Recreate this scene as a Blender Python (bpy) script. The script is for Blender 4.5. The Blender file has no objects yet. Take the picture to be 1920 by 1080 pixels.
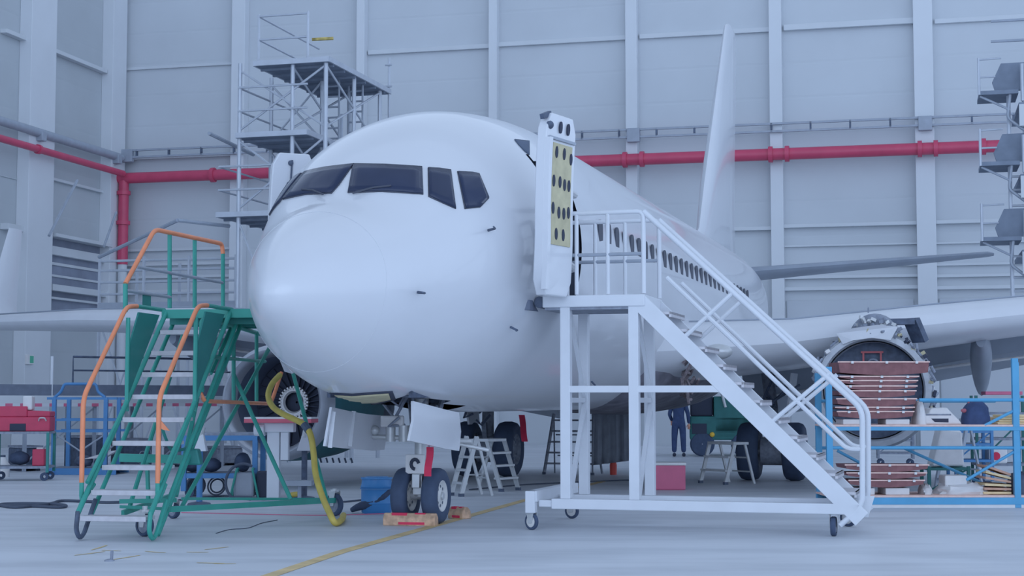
import bpy, bmesh, math, random
from math import sin, cos, pi, radians, sqrt, atan, atan2
from mathutils import Vector, Matrix
from mathutils.bvhtree import BVHTree
random.seed(7)
S = bpy.context.scene
COL = S.collection

# ------------------------------------------------------------------ camera
F_PX, HORIZ, CAM_H = 2995.0, 752.0, 1.52
TILT = atan((HORIZ - 540.0) / F_PX)
cam = bpy.data.cameras.new('camera')
cam.sensor_width = 36.0
cam.lens = F_PX / 1920.0 * 36.0
cam.clip_end = 300
camo = bpy.data.objects.new('camera', cam)
camo.location = (0, 0, CAM_H)
camo.rotation_euler = (pi / 2 + TILT, 0, 0)
COL.objects.link(camo)
S.camera = camo

# ------------------------------------------------------------------ light: soft cool daylight from the sky and the open hangar front, plus an added overhead panel
S.view_settings.view_transform = 'Standard'
S.view_settings.look = 'None'
S.view_settings.gamma = 1.0
S.view_settings.exposure = 0.15
world = bpy.data.worlds.new('sky')
S.world = world
world.use_nodes = True
wn = world.node_tree.nodes
bg = wn['Background']
bg.inputs['Color'].default_value = (0.57, 0.73, 1.0, 1)
wt = world.node_tree
wtc = wn.new('ShaderNodeTexCoord')
wsp_ = wn.new('ShaderNodeSeparateXYZ')
wmr = wn.new('ShaderNodeMapRange')      # sky made brighter at the horizon, dimmed overhead to flatten the light
wmr.inputs[1].default_value = 0.05
wmr.inputs[2].default_value = 0.9
wmr.inputs[3].default_value = 1.45
wmr.inputs[4].default_value = 0.42
wt.links.new(wtc.outputs['Generated'], wsp_.inputs[0])
wt.links.new(wsp_.outputs['Z'], wmr.inputs[0])
wt.links.new(wmr.outputs[0], bg.inputs['Strength'])


def area(name, loc, target, sx, sy, power, color):
    l = bpy.data.lights.new(name, 'AREA')
    l.shape = 'RECTANGLE'
    l.size, l.size_y, l.energy, l.color = sx, sy, power, color
    o = bpy.data.objects.new(name, l)
    o.location = loc
    o.rotation_euler = (Vector(target) - Vector(loc)).to_track_quat('-Z', 'Y').to_euler()
    COL.objects.link(o)
    return o


area('overhead_fill', (0, 26, 24), (0, 28, 0), 34, 16, 450, (0.64, 0.78, 1.0))  # added panel above the aircraft for soft form and shadows, no skylight
area('hangar_door_daylight', (4, -14, 10), (0, 30, 4), 44, 18, 2400, (0.64, 0.78, 1.0))
S.cycles.max_bounces = 6
S.cycles.diffuse_bounces = 3

# ------------------------------------------------------------------ geometry helpers


def ray(px, py):
    u = (px - 960.0) / F_PX
    v = (540.0 - py) / F_PX
    return Vector((u, cos(TILT) - v * sin(TILT), sin(TILT) + v * cos(TILT)))


EYE = Vector((0, 0, CAM_H))


def W(px, py, d):
    r = ray(px, py)
    return EYE + r * (d / r.y)


def G(px, py, z=0.0):
    r = ray(px, py)
    return EYE + r * ((z - CAM_H) / r.z)


class Frame:
    def __init__(s, o, yaw):
        s.o = Vector(o)
        s.y = radians(yaw)
        s.a = Vector((cos(s.y), -sin(s.y), 0))
        s.b = Vector((sin(s.y), cos(s.y), 0))
        s.M = Matrix(((s.a.x, s.b.x, 0, s.o.x), (s.a.y, s.b.y, 0, s.o.y), (0, 0, 1, s.o.z), (0, 0, 0, 1)))
        s.I = s.M.inverted()

    def __call__(s, a, b, z=0.0):
        return s.o + s.a * a + s.b * b + Vector((0, 0, z))

    def inv(s, p):
        return s.I @ Vector(p)

    def onb(s, px, py, b):      # point on the frame's plane b = const seen at this pixel
        r = ray(px, py)
        e = EYE - s.o
        t = (b - e.dot(s.b)) / r.dot(s.b)
        return EYE + r * t

    def ona(s, px, py, a):
        r = ray(px, py)
        e = EYE - s.o
        t = (a - e.dot(s.a)) / r.dot(s.a)
        return EYE + r * t


WORLD = Frame((0, 0, 0), 0)


def fillet(pts, rad=0.1, k=4, closed=False):
    pts = [Vector(p) for p in pts]
    out = []
    n = len(pts)
    for i, p in enumerate(pts):
        if not closed and i in (0, n - 1):
            out.append(p)
            continue
        a, b = pts[i - 1], pts[(i + 1) % n]
        da, db = (a - p), (b - p)
        r = min(rad, da.length * .45, db.length * .45)
        p0, p1 = p + da.normalized() * r, p + db.normalized() * r
        for j in range(k + 1):
            t = j / k
            out.append(p0 * (1 - t) ** 2 + p * 2 * t * (1 - t) + p1 * t * t)
    return out


def smooth(pts, k=6):
    pts = [Vector(p) for p in pts]
    out = []
    P = [pts[0] * 2 - pts[1]] + pts + [pts[-1] * 2 - pts[-2]]
    for i in range(1, len(P) - 2):
        a, b, c, d = P[i - 1:i + 3]
        for j in range(k):
            t = j / k
            out.append(.5 * ((2 * b) + (c - a) * t + (2 * a - 5 * b + 4 * c - d) * t * t + (3 * b - a - 3 * c + d) * t ** 3))
    out.append(pts[-1])
    return out


class MB:
    def __init__(s):
        s.v = []
        s.f = []
        s.cut = []

    def add(s, vs, fs):
        n = len(s.v)
        s.cut.append((n, len(s.f)))
        s.v += [Vector(v) for v in vs]
        s.f += [tuple(i + n for i in f) for f in fs]
        return s

    def hexa(s, p):   # 8 points: bottom ring 0-3, top ring 4-7
        return s.add(p, [(3, 2, 1, 0), (4, 5, 6, 7), (0, 1, 5, 4), (1, 2, 6, 5), (2, 3, 7, 6), (3, 0, 4, 7)])

    def box(s, fr, a0, a1, b0, b1, z0, z1):
        return s.hexa([fr(a0, b0, z0), fr(a1, b0, z0), fr(a1, b1, z0), fr(a0, b1, z0),
                       fr(a0, b0, z1), fr(a1, b0, z1), fr(a1, b1, z1), fr(a0, b1, z1)])

    def beam(s, p, q, w, h, up=(0, 0, 1)):
        p, q, up = Vector(p), Vector(q), Vector(up)
        d = (q - p).normalized()
        if abs(d.dot(up)) > .98:
            up = Vector((cos(radians(16)), -sin(radians(16)), 0))
        x = d.cross(up).normalized() * (w / 2)
        y = x.cross(d).normalized() * (h / 2)
        return s.hexa([p - x - y, p + x - y, p + x + y, p - x + y, q - x - y, q + x - y, q + x + y, q - x + y])

    def path(s, pts, r, n=8, closed=False, r2=None):
        pts = [Vector(p) for p in pts]
        m = len(pts)
        t0 = (pts[1] - pts[0]).normalized()
        u = t0.orthogonal().normalized()
        rings = []
        prev = t0
        for i in range(m):
            if closed:
                t = (pts[(i + 1) % m] - pts[i - 1])
            else:
                t = pts[min(i + 1, m - 1)] - pts[max(i - 1, 0)]
            t = t.normalized() if t.length > 1e-9 else prev
            q = prev.rotation_difference(t)
            u = (q @ u)
            u = (u - t * u.dot(t)).normalized()
            w = t.cross(u)
            rr = r if r2 is None else r + (r2 - r) * i / (m - 1)
            if callable(r):
                rr = r(i / (m - 1))
            rings.append([pts[i] + u * rr * cos(2 * pi * k / n) + w * rr * sin(2 * pi * k / n) for k in range(n)])
            prev = t
        return s.loft(rings, closed_path=closed)

    def tube(s, p, q, r, n=8, r2=None):
        return s.path([p, q], r, n, r2=r2)

    def loft(s, rings, closed_path=False, caps=True, closed_ring=True):
        n = len(rings[0])
        m = len(rings)
        vs = [v for r in rings for v in r]
        fs = []
        for i in range(m if closed_path else m - 1):
            j = (i + 1) % m
            for k in range(n if closed_ring else n - 1):
                l = (k + 1) % n
                fs.append((i * n + k, i * n + l, j * n + l, j * n + k))
        if caps and not closed_path and closed_ring:
            fs.append(tuple(range(n - 1, -1, -1)))
            fs.append(tuple((m - 1) * n + k for k in range(n)))
        return s.add(vs, fs)

    def lathe(s, prof, o, axis, n=32, caps=False):
        o, axis = Vector(o), Vector(axis).normalized()
        u = axis.orthogonal().normalized()
        w = axis.cross(u)
        rings = [[o + axis * t + (u * cos(2 * pi * k / n) + w * sin(2 * pi * k / n)) * max(r, 1e-4) for k in range(n)] for t, r in prof]
        return s.loft(rings, caps=caps)

    def cyl(s, p, q, r, n=20):
        return s.path([p, q], r, n)

    def prism(s, pts, th):
        pts = [Vector(p) for p in pts]
        th = Vector(th)
        n = len(pts)
        fs = [tuple(range(n - 1, -1, -1)), tuple(range(n, 2 * n))]
        fs += [(i, (i + 1) % n, (i + 1) % n + n, i + n) for i in range(n)]
        return s.add(pts + [p + th for p in pts], fs)

    def ball(s, c, rx, ry=None, rz=None, n=16, m=10, fr=WORLD, jit=0):
        ry = ry or rx
        rz = rz or rx
        c = Vector(c)
        rings = []
        for i in range(m + 1):
            th = pi * i / m
            ring = []
            for k in range(n):
                ph = 2 * pi * k / n
                j = 1 + random.uniform(-jit, jit)
                ring.append(c + (fr.a * rx * cos(ph) + fr.b * ry * sin(ph)) * max(sin(th), .01) * j + Vector((0, 0, -rz * cos(th) * j)))
            rings.append(ring)
        return s.loft(rings)

    def build(s, name, mt, parent=None, sm=None, bevel=0, seg=2, solid=0, sub=0):
        M = parent.matrix_world.inverted() if parent else Matrix()
        if parent is None:
            lo = [min(v[i] for v in s.v) for i in range(3)]
            hi = [max(v[i] for v in s.v) for i in range(3)]
            c = Vector(((lo[0] + hi[0]) / 2, (lo[1] + hi[1]) / 2, lo[2]))
            M = Matrix.Translation(-c)
        me = bpy.data.meshes.new(name)
        me.from_pydata([M @ v for v in s.v], [], s.f)
        bm = bmesh.new()
        bm.from_mesh(me)
        bmesh.ops.recalc_face_normals(bm, faces=bm.faces)
        bm.to_mesh(me)
        bm.free()
        me.materials.append(mt)
        o = bpy.data.objects.new(name, me)
        COL.objects.link(o)
        if parent:
            o.parent = parent
            o.matrix_world = parent.matrix_world.copy()
            o.matrix_basis = Matrix()
        else:
            o.location = c
            o.matrix_world = Matrix.Translation(c)
        if sm is not None:
            me.set_sharp_from_angle(angle=radians(sm))
            for p in me.polygons:
                p.use_smooth = True
            me.set_sharp_from_angle(angle=radians(sm))
        if solid:
            m_ = o.modifiers.new('solid', 'SOLIDIFY')
            m_.thickness = solid
            m_.offset = 0
        if bevel:
            m_ = o.modifiers.new('bevel', 'BEVEL')
            m_.width = bevel
            m_.segments = seg
            m_.limit_method = 'ANGLE'
        if sub:
            m_ = o.modifiers.new('sub', 'SUBSURF')
            m_.levels = sub
            m_.render_levels = sub
        return o


def each(m_, name, mt, parent=None, **kw):
    """every shape added to the builder becomes an object of its own"""
    out = []
    c = m_.cut + [(len(m_.v), len(m_.f))]
    for i in range(len(c) - 1):
        q = MB()
        n0 = c[i][0]
        q.v = m_.v[n0:c[i + 1][0]]
        q.f = [tuple(k - n0 for k in f) for f in m_.f[c[i][1]:c[i + 1][1]]]
        out.append(q.build(name, mt, parent, **kw))
    return out


def tag(o, label, cat=None, group=None, kind=None):
    if label:
        o['label'] = label
    if cat:
        o['category'] = cat
    if group:
        o['group'] = group
    if kind:
        o['kind'] = kind
    return o


def thing(name, fr, label, cat, group=None):
    e = bpy.data.objects.new(name, None)
    e.empty_display_size = .3
    COL.objects.link(e)
    e.matrix_world = fr.M
    e.location = fr.o
    e.rotation_euler = (0, 0, -fr.y)
    bpy.context.view_layer.update()
    return tag(e, label, cat, group)


def struct(o):
    o['kind'] = 'structure'
    return o


# ------------------------------------------------------------------ materials
ILL = (0.60, 0.72, 0.95)


def lin(c):
    c /= 255.0
    return c / 12.92 if c <= .04045 else ((c + .055) / 1.055) ** 2.4


def alb(rgb, gain=1.0):
    return tuple(min(.92, lin(c) / i * gain) for c, i in zip(rgb, ILL))


def mat(name, rgb, rough=.5, metal=0.0, noise=.05, scale=4.0, bump=0.0, spec=.5, coat=0.0, gain=1.0, detail=4):
    m = bpy.data.materials.new(name)
    m.use_nodes = True
    nt = m.node_tree
    b = nt.nodes['Principled BSDF']
    col = alb(rgb, gain)
    b.inputs['Roughness'].default_value = rough
    b.inputs['Metallic'].default_value = metal
    b.inputs['Specular IOR Level'].default_value = spec
    b.inputs['Coat Weight'].default_value = coat
    tc = nt.nodes.new('ShaderNodeTexCoord')
    nz = nt.nodes.new('ShaderNodeTexNoise')
    nz.inputs['Scale'].default_value = scale
    nz.inputs['Detail'].default_value = detail
    nt.links.new(tc.outputs['Object'], nz.inputs['Vector'])
    rp = nt.nodes.new('ShaderNodeValToRGB')
    rp.color_ramp.elements[0].position = .3
    rp.color_ramp.elements[1].position = .7
    rp.color_ramp.elements[0].color = (*[max(0, c * (1 - noise)) for c in col], 1)
    rp.color_ramp.elements[1].color = (*[min(1, c * (1 + noise)) for c in col], 1)
    nt.links.new(nz.outputs['Fac'], rp.inputs['Fac'])
    nt.links.new(rp.outputs['Color'], b.inputs['Base Color'])
    if bump:
        bp = nt.nodes.new('ShaderNodeBump')
        bp.inputs['Strength'].default_value = bump
        bp.inputs['Distance'].default_value = .02
        nt.links.new(nz.outputs['Fac'], bp.inputs['Height'])
        nt.links.new(bp.outputs['Normal'], b.inputs['Normal'])
    return m


def ribbed(name, rgb, axis, period, depth=.5, rough=.6, noise=.04, dark=.12):
    m = mat(name, rgb, rough, noise=noise, scale=.35)
    nt = m.node_tree
    b = nt.nodes['Principled BSDF']
    tc = [n for n in nt.nodes if n.type == 'TEX_COORD'][0]
    sp = nt.nodes.new('ShaderNodeSeparateXYZ')
    nt.links.new(tc.outputs['Object'], sp.inputs[0])
    mu = nt.nodes.new('ShaderNodeMath')
    mu.operation = 'MULTIPLY'
    mu.inputs[1].default_value = 1.0 / period
    nt.links.new(sp.outputs[axis], mu.inputs[0])
    fr = nt.nodes.new('ShaderNodeMath')
    fr.operation = 'FRACT'
    nt.links.new(mu.outputs[0], fr.inputs[0])
    rp = nt.nodes.new('ShaderNodeValToRGB')
    e = rp.color_ramp.elements
    e[0].position, e[0].color = 0, (0, 0, 0, 1)
    e[1].position, e[1].color = .06, (1, 1, 1, 1)
    e2 = e.new(.94)
    e2.color = (1, 1, 1, 1)
    e3 = e.new(1.0)
    e3.color = (0, 0, 0, 1)
    nt.links.new(fr.outputs[0], rp.inputs['Fac'])
    bp = nt.nodes.new('ShaderNodeBump')
    bp.inputs['Strength'].default_value = depth
    bp.inputs['Distance'].default_value = .03
    nt.links.new(rp.outputs['Color'], bp.inputs['Height'])
    nt.links.new(bp.outputs['Normal'], b.inputs['Normal'])
    return m


M = {}
M['plane'] = mat('white_aircraft_paint', (174, 191, 222), .28, noise=.015, scale=1.2, coat=.4)
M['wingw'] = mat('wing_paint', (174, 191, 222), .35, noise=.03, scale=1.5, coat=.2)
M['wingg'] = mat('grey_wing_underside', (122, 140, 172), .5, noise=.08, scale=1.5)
M['wingd'] = mat('dark_wedge_tone', (64, 82, 116), .7, noise=.2, scale=3)
M['glass'] = mat('cockpit_glass', (40, 52, 84), .12, noise=.1, scale=2, spec=.25)
M['seal'] = mat('black_rubber_seal', (56, 66, 90), .6)
M['primer'] = mat('yellow_green_primer', (158, 164, 152), .6, noise=.12, scale=7)
M['hole'] = mat('dark_opening', (48, 58, 84), .9)
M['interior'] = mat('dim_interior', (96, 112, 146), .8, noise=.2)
M['tyre'] = mat('tyre_rubber', (54, 72, 108), .75, noise=.1, scale=9)
M['rim'] = mat('wheel_rim', (178, 192, 216), .4, noise=.06)
M['steel'] = mat('dull_steel', (140, 156, 184), .4, metal=.4, noise=.1, scale=8)
M['dark'] = mat('dark_machinery', (66, 82, 114), .6, noise=.3, scale=9)
M['mid'] = mat('grey_machinery', (112, 128, 160), .55, noise=.25, scale=12)
M['alu'] = mat('aluminium', (166, 182, 208), .35, metal=.3, noise=.06, scale=8)
M['whitep'] = mat('white_painted_steel', (176, 194, 226), .42, noise=.03, scale=3)
M['green'] = mat('green_painted_steel', (46, 138, 142), .45, noise=.08, scale=4)
M['greend'] = mat('green_plate', (38, 118, 128), .5, noise=.06, scale=3)
M['orange'] = mat('orange_painted_tube', (198, 130, 106), .45, noise=.08, scale=5)
M['tread'] = mat('aluminium_tread', (160, 172, 200), .45, metal=.2, noise=.08, scale=14)
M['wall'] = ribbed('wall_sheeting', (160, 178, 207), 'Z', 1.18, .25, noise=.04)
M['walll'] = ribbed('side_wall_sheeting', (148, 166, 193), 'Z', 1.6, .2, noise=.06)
M['col'] = mat('column_paint', (172, 190, 220), .55, noise=.03, scale=.6)
M['girt'] = mat('girt_paint', (166, 184, 213), .55, noise=.04, scale=.6)
M['lowwall'] = mat('lower_wall_panel', (156, 174, 204), .6, noise=.05, scale=.5)
M['red'] = mat('red_pipe_paint', (162, 64, 104), .4, noise=.06, scale=3)
M['redbox'] = mat('red_tool_cabinet', (162, 52, 92), .45, noise=.08, scale=5)
M['pink'] = mat('faded_red_plastic', (172, 96, 140), .55, noise=.06)
M['streamer'] = mat('red_streamer_cloth', (178, 50, 90), .8, noise=.1)
M['grey'] = mat('grey_tube_steel', (128, 146, 178), .45, noise=.08)
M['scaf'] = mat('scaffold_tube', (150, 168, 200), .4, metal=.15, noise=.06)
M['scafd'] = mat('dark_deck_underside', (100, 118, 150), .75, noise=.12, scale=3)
M['blue'] = mat('light_blue_frame', (70, 146, 208), .45, noise=.06)
M['blued'] = mat('mid_blue_frame', (62, 118, 186), .5, noise=.08)
M['drum'] = mat('blue_plastic_drum', (54, 120, 196), .4, noise=.06)
M['brown'] = mat('brown_honeycomb_panel', (112, 82, 96), .7, noise=.16, scale=10)
M['browne'] = mat('pale_panel_edge', (196, 178, 190), .6, noise=.1, scale=12)
M['plastic'] = mat('white_plastic', (182, 196, 222), .5, noise=.05, bump=.2, scale=6)
M['cream'] = mat('cream_board', (206, 190, 168), .7, noise=.1, scale=9)
M['wood'] = mat('bare_timber', (176, 152, 150), .75, noise=.14, scale=9)
M['chock'] = mat('worn_red_chock', (168, 150, 142), .8, noise=.3, scale=12)
M['hose'] = mat('yellow_hose', (172, 166, 96), .6, noise=.1, scale=8)
M['yellow'] = mat('yellow_tag', (200, 186, 90), .6)
M['black'] = mat('black_cloth', (52, 68, 102), .85, noise=.15, scale=8, bump=.3)
M['navy'] = mat('navy_cloth', (50, 70, 118), .85, noise=.15, scale=10, bump=.3)
M['skin'] = mat('skin', (190, 150, 146), .6)
M['tarp'] = mat('grey_canvas', (116, 132, 162), .8, noise=.14, scale=4, bump=.3)
M['cable'] = mat('black_cable', (62, 76, 104), .7)
M['tractorg'] = mat('green_tug_paint', (38, 100, 112), .5, noise=.1)
M['cowl'] = mat('green_primed_cowl', (36, 92, 112), .5, noise=.08)
M['lip'] = mat('polished_inlet_lip', (146, 162, 192), .3, metal=.45, noise=.05)
M['fan'] = mat('fan_hub', (168, 180, 204), .4, metal=.3, noise=.1, scale=9)
M['amber'] = mat('amber_lens', (230, 170, 70), .4)
M['sign'] = mat('sign_green', (70, 160, 150), .5)
# ------------------------------------------------------------------ hangar shell
HG = Frame((0, 56.0, 0), 14.0)       # a runs along the back wall, b away from the camera
S0, S1, HT = -15.3, 26.0, 20.0


def floor_mat():
    m = mat('concrete_floor', (171, 189, 220), .5, noise=.05, scale=.6, spec=.35)
    nt = m.node_tree
    b = nt.nodes['Principled BSDF']
    tc = [n for n in nt.nodes if n.type == 'TEX_COORD'][0]
    rp = [n for n in nt.nodes if n.type == 'VALTORGB'][0]
    mp = nt.nodes.new('ShaderNodeMapping')
    mp.inputs['Scale'].default_value = (.35, 1.6, 1)
    nt.links.new(tc.outputs['Object'], mp.inputs[0])
    n2 = nt.nodes.new('ShaderNodeTexNoise')
    n2.inputs['Scale'].default_value = 1.3
    n2.inputs['Detail'].default_value = 6
    nt.links.new(mp.outputs[0], n2.inputs['Vector'])
    r2 = nt.nodes.new('ShaderNodeValToRGB')
    r2.color_ramp.elements[0].position = .36
    r2.color_ramp.elements[0].color = (.86, .87, .88, 1)
    r2.color_ramp.elements[1].position = .58
    r2.color_ramp.elements[1].color = (1.02, 1.02, 1.02, 1)
    nt.links.new(n2.outputs['Fac'], r2.inputs['Fac'])
    mx = nt.nodes.new('ShaderNodeMix')
    mx.data_type = 'RGBA'
    mx.blend_type = 'MULTIPLY'
    mx.inputs[0].default_value = 1
    nt.links.new(rp.outputs['Color'], mx.inputs[6])
    nt.links.new(r2.outputs['Color'], mx.inputs[7])
    nt.links.new(mx.outputs[2], b.inputs['Base Color'])
    r3 = nt.nodes.new('ShaderNodeMapRange')
    r3.inputs[3].default_value = .38
    r3.inputs[4].default_value = .6
    nt.links.new(n2.outputs['Fac'], r3.inputs[0])
    nt.links.new(r3.outputs[0], b.inputs['Roughness'])
    return m


m_ = MB()
m_.add([(-34, -18, 0), (44, -18, 0), (44, 72, 0), (-34, 72, 0), (-34, -18, -.3), (44, -18, -.3), (44, 72, -.3), (-34, 72, -.3)],
       [(0, 1, 2, 3), (7, 6, 5, 4), (0, 4, 5, 1), (1, 5, 6, 2), (2, 6, 7, 3), (3, 7, 4, 0)])
fl = m_.build('floor', floor_mat())
struct(fl)
m_ = MB()
m_.box(HG, S0 - .3, S1, 0, .3, 0, HT)
struct(m_.build('wall_back', M['wall']))
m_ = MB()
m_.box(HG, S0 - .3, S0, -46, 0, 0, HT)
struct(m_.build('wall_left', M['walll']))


def on_wall(px, py):
    return HG.inv(HG.onb(px, py, 0.0))


# steel columns standing proud of the back wall
for px, w in ((216, .62), (452, .52), (681, .30), (929, .30), (1188, .40), (1458, .42), (1735, .62), (2010, .6)):
    a = on_wall(px, 330).x
    m_ = MB()
    m_.box(HG, a - w / 2, a + w / 2, -.42, 0, 0, HT)
    o = struct(m_.build('trim_1', M['col'], bevel=.015))
# big column and corner column on the left wall


def on_left(px, py):
    return HG.inv(HG.ona(px, py, S0))


for p0, p1 in ((32, 80), (188, 214)):
    b0, b1 = on_left(p0, 300).y, on_left(p1, 300).y
    m_ = MB()
    m_.box(HG, S0, S0 + .45, b0, b1, 0, HT)
    struct(m_.build('trim_2', M['col'], bevel=.015))


def wall_strip(name, pa, pb, h, dep, mt, wall='b', z_off=0):
    """horizontal rail on a wall through two photographed points"""
    m_ = MB()
    if wall == 'b':
        A_, B_ = on_wall(*pa), on_wall(*pb)
        z = (A_.z + B_.z) / 2
        m_.box(HG, A_.x, B_.x, -dep, 0, z - h / 2, z + h / 2)
    else:
        A_, B_ = on_left(*pa), on_left(*pb)
        z = (A_.z + B_.z) / 2
        m_.box(HG, S0, S0 + dep, A_.y, B_.y, z - h / 2, z + h / 2)
    return struct(m_.build(name, mt, bevel=.01))


for pa, pb, h, d in (((692, 99), (922, 88), .16, .14), ((936, 84), (1178, 72), .16, .14), ((1200, 68), (1448, 58), .16, .14),
                     ((1470, 54), (1718, 40), .2, .2), ((1752, 40), (1990, 30), .16, .14), ((236, 131), (436, 119), .10, .1),
                     ((1470, 425), (1724, 419), .12, .22), ((1755, 417), (1990, 412), .12, .22),
                     ((1200, 436), (1448, 428), .12, .22),
                     ((1470, 462), (1724, 457), .06, .12), ((1755, 456), (1990, 452), .06, .12),
                     ((1470, 500), (1724, 497), .08, .12), ((1755, 496), (1990, 493), .08, .12),
                     ((1470, 520), (1724, 518), .10, .16), ((1755, 517), (1990, 515), .10, .16),
                     ((1470, 541), (1724, 540), .12, .2), ((1755, 539), (1990, 538), .12, .2),
                     ((236, 300), (436, 291), .08, .2), ((236, 470), (436, 466), .1, .15), ((236, 497), (436, 494), .1, .15),
                     ((236, 520), (436, 518), .1, .15), ((236, 548), (436, 546), .14, .2)):
    wall_strip('trim_3', pa, pb, h, d, M['girt'])
# lower smooth wall panels on the right
for pa, pb in ((1476, 1714), (1762, 1990)):
    A_, B_ = on_wall(pa, 610), on_wall(pb, 610)
    m_ = MB()
    m_.box(HG, A_.x, B_.x, -.06, 0, .0, on_wall(1600, 562).z)
    struct(m_.build('trim_4', M['lowwall'], bevel=.01))

for pa, pb, h, d in (((0, 52), (190, 140), .14, .25), ((82, 440), (188, 462), .12, .5), ((82, 468), (188, 487), .3, .25),
                     ((82, 493), (188, 508), .1, .1), ((82, 517), (188, 528), .08, .1), ((82, 540), (188, 551), .22, .35),
                     ((82, 561), (188, 567), .08, .2), ((0, 424), (30, 430), .2, .3), ((0, 330), (30, 336), .02, .05),
                     ((82, 330), (188, 362), .10, .15)):
    wall_strip('trim_5', pa, pb, h, d, M['girt'], 'l')
# dark louvred opening in the left wall
A_, B_ = on_left(82, 440), on_left(188, 590)
m_ = MB()
m_.box(HG, S0, S0 + .05, A_.y, B_.y, on_left(130, 590).z, on_left(130, 452).z)
struct(m_.build('window_1', mat('louvre_shade', (112, 128, 162), .7, noise=.15, scale=1.2)))

# ------------------------------------------------------------------ sprinkler mains and cable trays


def run(name, label, cat, pts, r, mt, flange=None, n=12, group=None, fr=None):
    pts = [Vector(p) for p in pts]
    t = thing(name, fr or Frame((pts[0].x, pts[0].y, pts[0].z), 14), label, cat, group)
    m_ = MB()
    m_.path(fillet(pts, .25, 4), r, n)
    m_.build('pipe', mt, t, sm=40)
    if flange:
        for q in flange:
            f_ = MB()
            a, b = q
            f_.cyl(a - b * .07, a + b * .07, r * 1.35, 14)
            f_.build('flange', M['red'] if mt is M['red'] else mt, t, sm=40)
    return t


PW = -.75
# both runs sit on the same frame, b = PW in front of the wall


def pw(px, py, b=PW):
    return HG.onb(px, py, b)


zp = HG.inv(pw(1100, 300)).z
zq = HG.inv(pw(300, 334)).z
zm = (zp + zq) / 2
aL, aR = HG.inv(pw(222, 337)).x, HG.inv(pw(1935, 274)).x
fl_ = [(HG(HG.inv(pw(p, 300)).x, PW, zm), HG.a) for p in (1172, 1204, 1445, 1476, 1725, 1755, 1845, 400)]
t = run('sprinkler_main', 'long thick red sprinkler pipe across the back wall behind the aircraft', 'pipe',
        [HG(S0 + .15, PW, zm), HG(aR, PW, zm)], .2, M['red'], fl_)
for p in (1188, 1458, 1735, 450):
    q = HG(HG.inv(pw(p, 300)).x, PW, zm)
    MB().beam(q, q + HG.b * .7, .08, .08).build('wall_bracket', M['whitep'], t)
aD = HG.inv(pw(232, 360)).x
t = run('riser_pipe', 'vertical red riser pipe dropping down the corner of the hangar', 'pipe',
        [HG(aD, PW, zm - .1), HG(aD, PW, 7.5), HG(aD, PW, HG.inv(pw(232, 496)).z)], .19, M['red'], [(HG(aD, PW, zm - .55), Vector((0, 0, 1))), (HG(aD, PW, 8.1), Vector((0, 0, 1)))])
MB().tube(HG(aD, PW, .02), HG(aD, PW, HG.inv(pw(232, 496)).z), .17, 12).build('lower_pipe', M['girt'], t, sm=40)
zl = HG.inv(HG.ona(100, 288, S0 + .8)).z
t = run('branch_pipe', 'thin red sprinkler pipe running along the left wall', 'pipe',
        [HG(S0 + .8, -1.1, zl), HG(S0 + .8, -30, zl)], .12, M['red'], [(HG(S0 + .8, HG.inv(HG.ona(72, 280, S0 + .8)).y, zl), HG.b)])
# cable trays
zc = HG.inv(pw(1188, 257, -.5)).z
t = thing('cable_tray', Frame(HG(2, -.5, zc), 14), 'grey cable tray with two rails above the red pipe on the back wall', 'cable tray')
for dz in (0.0, .26):
    MB().beam(HG(S0 + .5, -.5, zc + dz), HG(aR, -.5, zc + dz), .1, .07).build('tray_rail', M['grey'], t)
m_ = MB()
a = S0 + 1
while a < aR:
    m_.box(HG, a, a + .06, -.55, -.45, zc - .02, zc + .28)
    a += 1.3
each(m_, 'hanger', M['dark'], t)
for p in (1188, 1735, 240):
    q = HG.inv(pw(p, 250, -.5)).x
    m_ = MB()
    m_.box(HG, q - .22, q + .22, -.62, -.4, zc - .18, zc + .3)
    m_.build('tray_joint', M['grey'], t, bevel=.02)
zc2 = HG.inv(HG.ona(100, 257, S0 + .5)).z
t = thing('cable_duct', Frame(HG(S0 + .5, -8, zc2), 14), 'thick grey cable duct above the red pipe on the left wall', 'cable duct')
MB().tube(HG(S0 + .5, -.7, zc2), HG(S0 + .5, -30, zc2), .15, 12).build('duct', M['grey'], t, sm=40)
for b in (-1.1, HG.inv(HG.ona(75, 250, S0 + .5)).y):
    m_ = MB()
    m_.box(HG, S0, S0 + .68, b - .15, b + .15, zc2 - .28, zc2 + .05)
    m_.build('duct_bracket', M['grey'], t, bevel=.02)
# small green and white notice on the pillar
p = HG.inv(HG.ona(56, 674, S0 + .5))
m_ = MB()
m_.box(HG, S0 + .45, S0 + .53, p.y - .22, p.y + .22, p.z - .16, p.z + .16)
t = m_.build('notice_board', M['plastic'], bevel=.01)
tag(t, 'small green and white notice on the big left-hand pillar', 'sign')
MB().box(HG, S0 + .53, S0 + .535, p.y - .05, p.y + .18, p.z - .12, p.z + .12).build('notice_sheet', M['sign'], t)

# diagonal wall braces low in the left corner
for k, (pa, pb) in enumerate((((145, 340), (92, 440)), ((222, 395), (195, 462)))):
    pass

# yellow floor line
m_ = MB()
L = [G(488, 1086), G(640, 1035), G(800, 990), G(985, 938), G(1130, 903)]
w = .07
ring = []
for i, q in enumerate(L):
    d = (L[min(i + 1, 4)] - L[max(i - 1, 0)]).normalized()
    nrm = Vector((-d.y, d.x, 0)) * w
    ring.append([q + nrm + Vector((0, 0, .004)), q - nrm + Vector((0, 0, .004))])
vs = [v for r in ring for v in r]
m_.add(vs, [(2 * i, 2 * i + 1, 2 * i + 3, 2 * i + 2) for i in range(4)])
o = m_.build('trim_6', mat('worn_yellow_line', (176, 168, 140), .6, noise=.2, scale=3), solid=.002)
struct(o)
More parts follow.
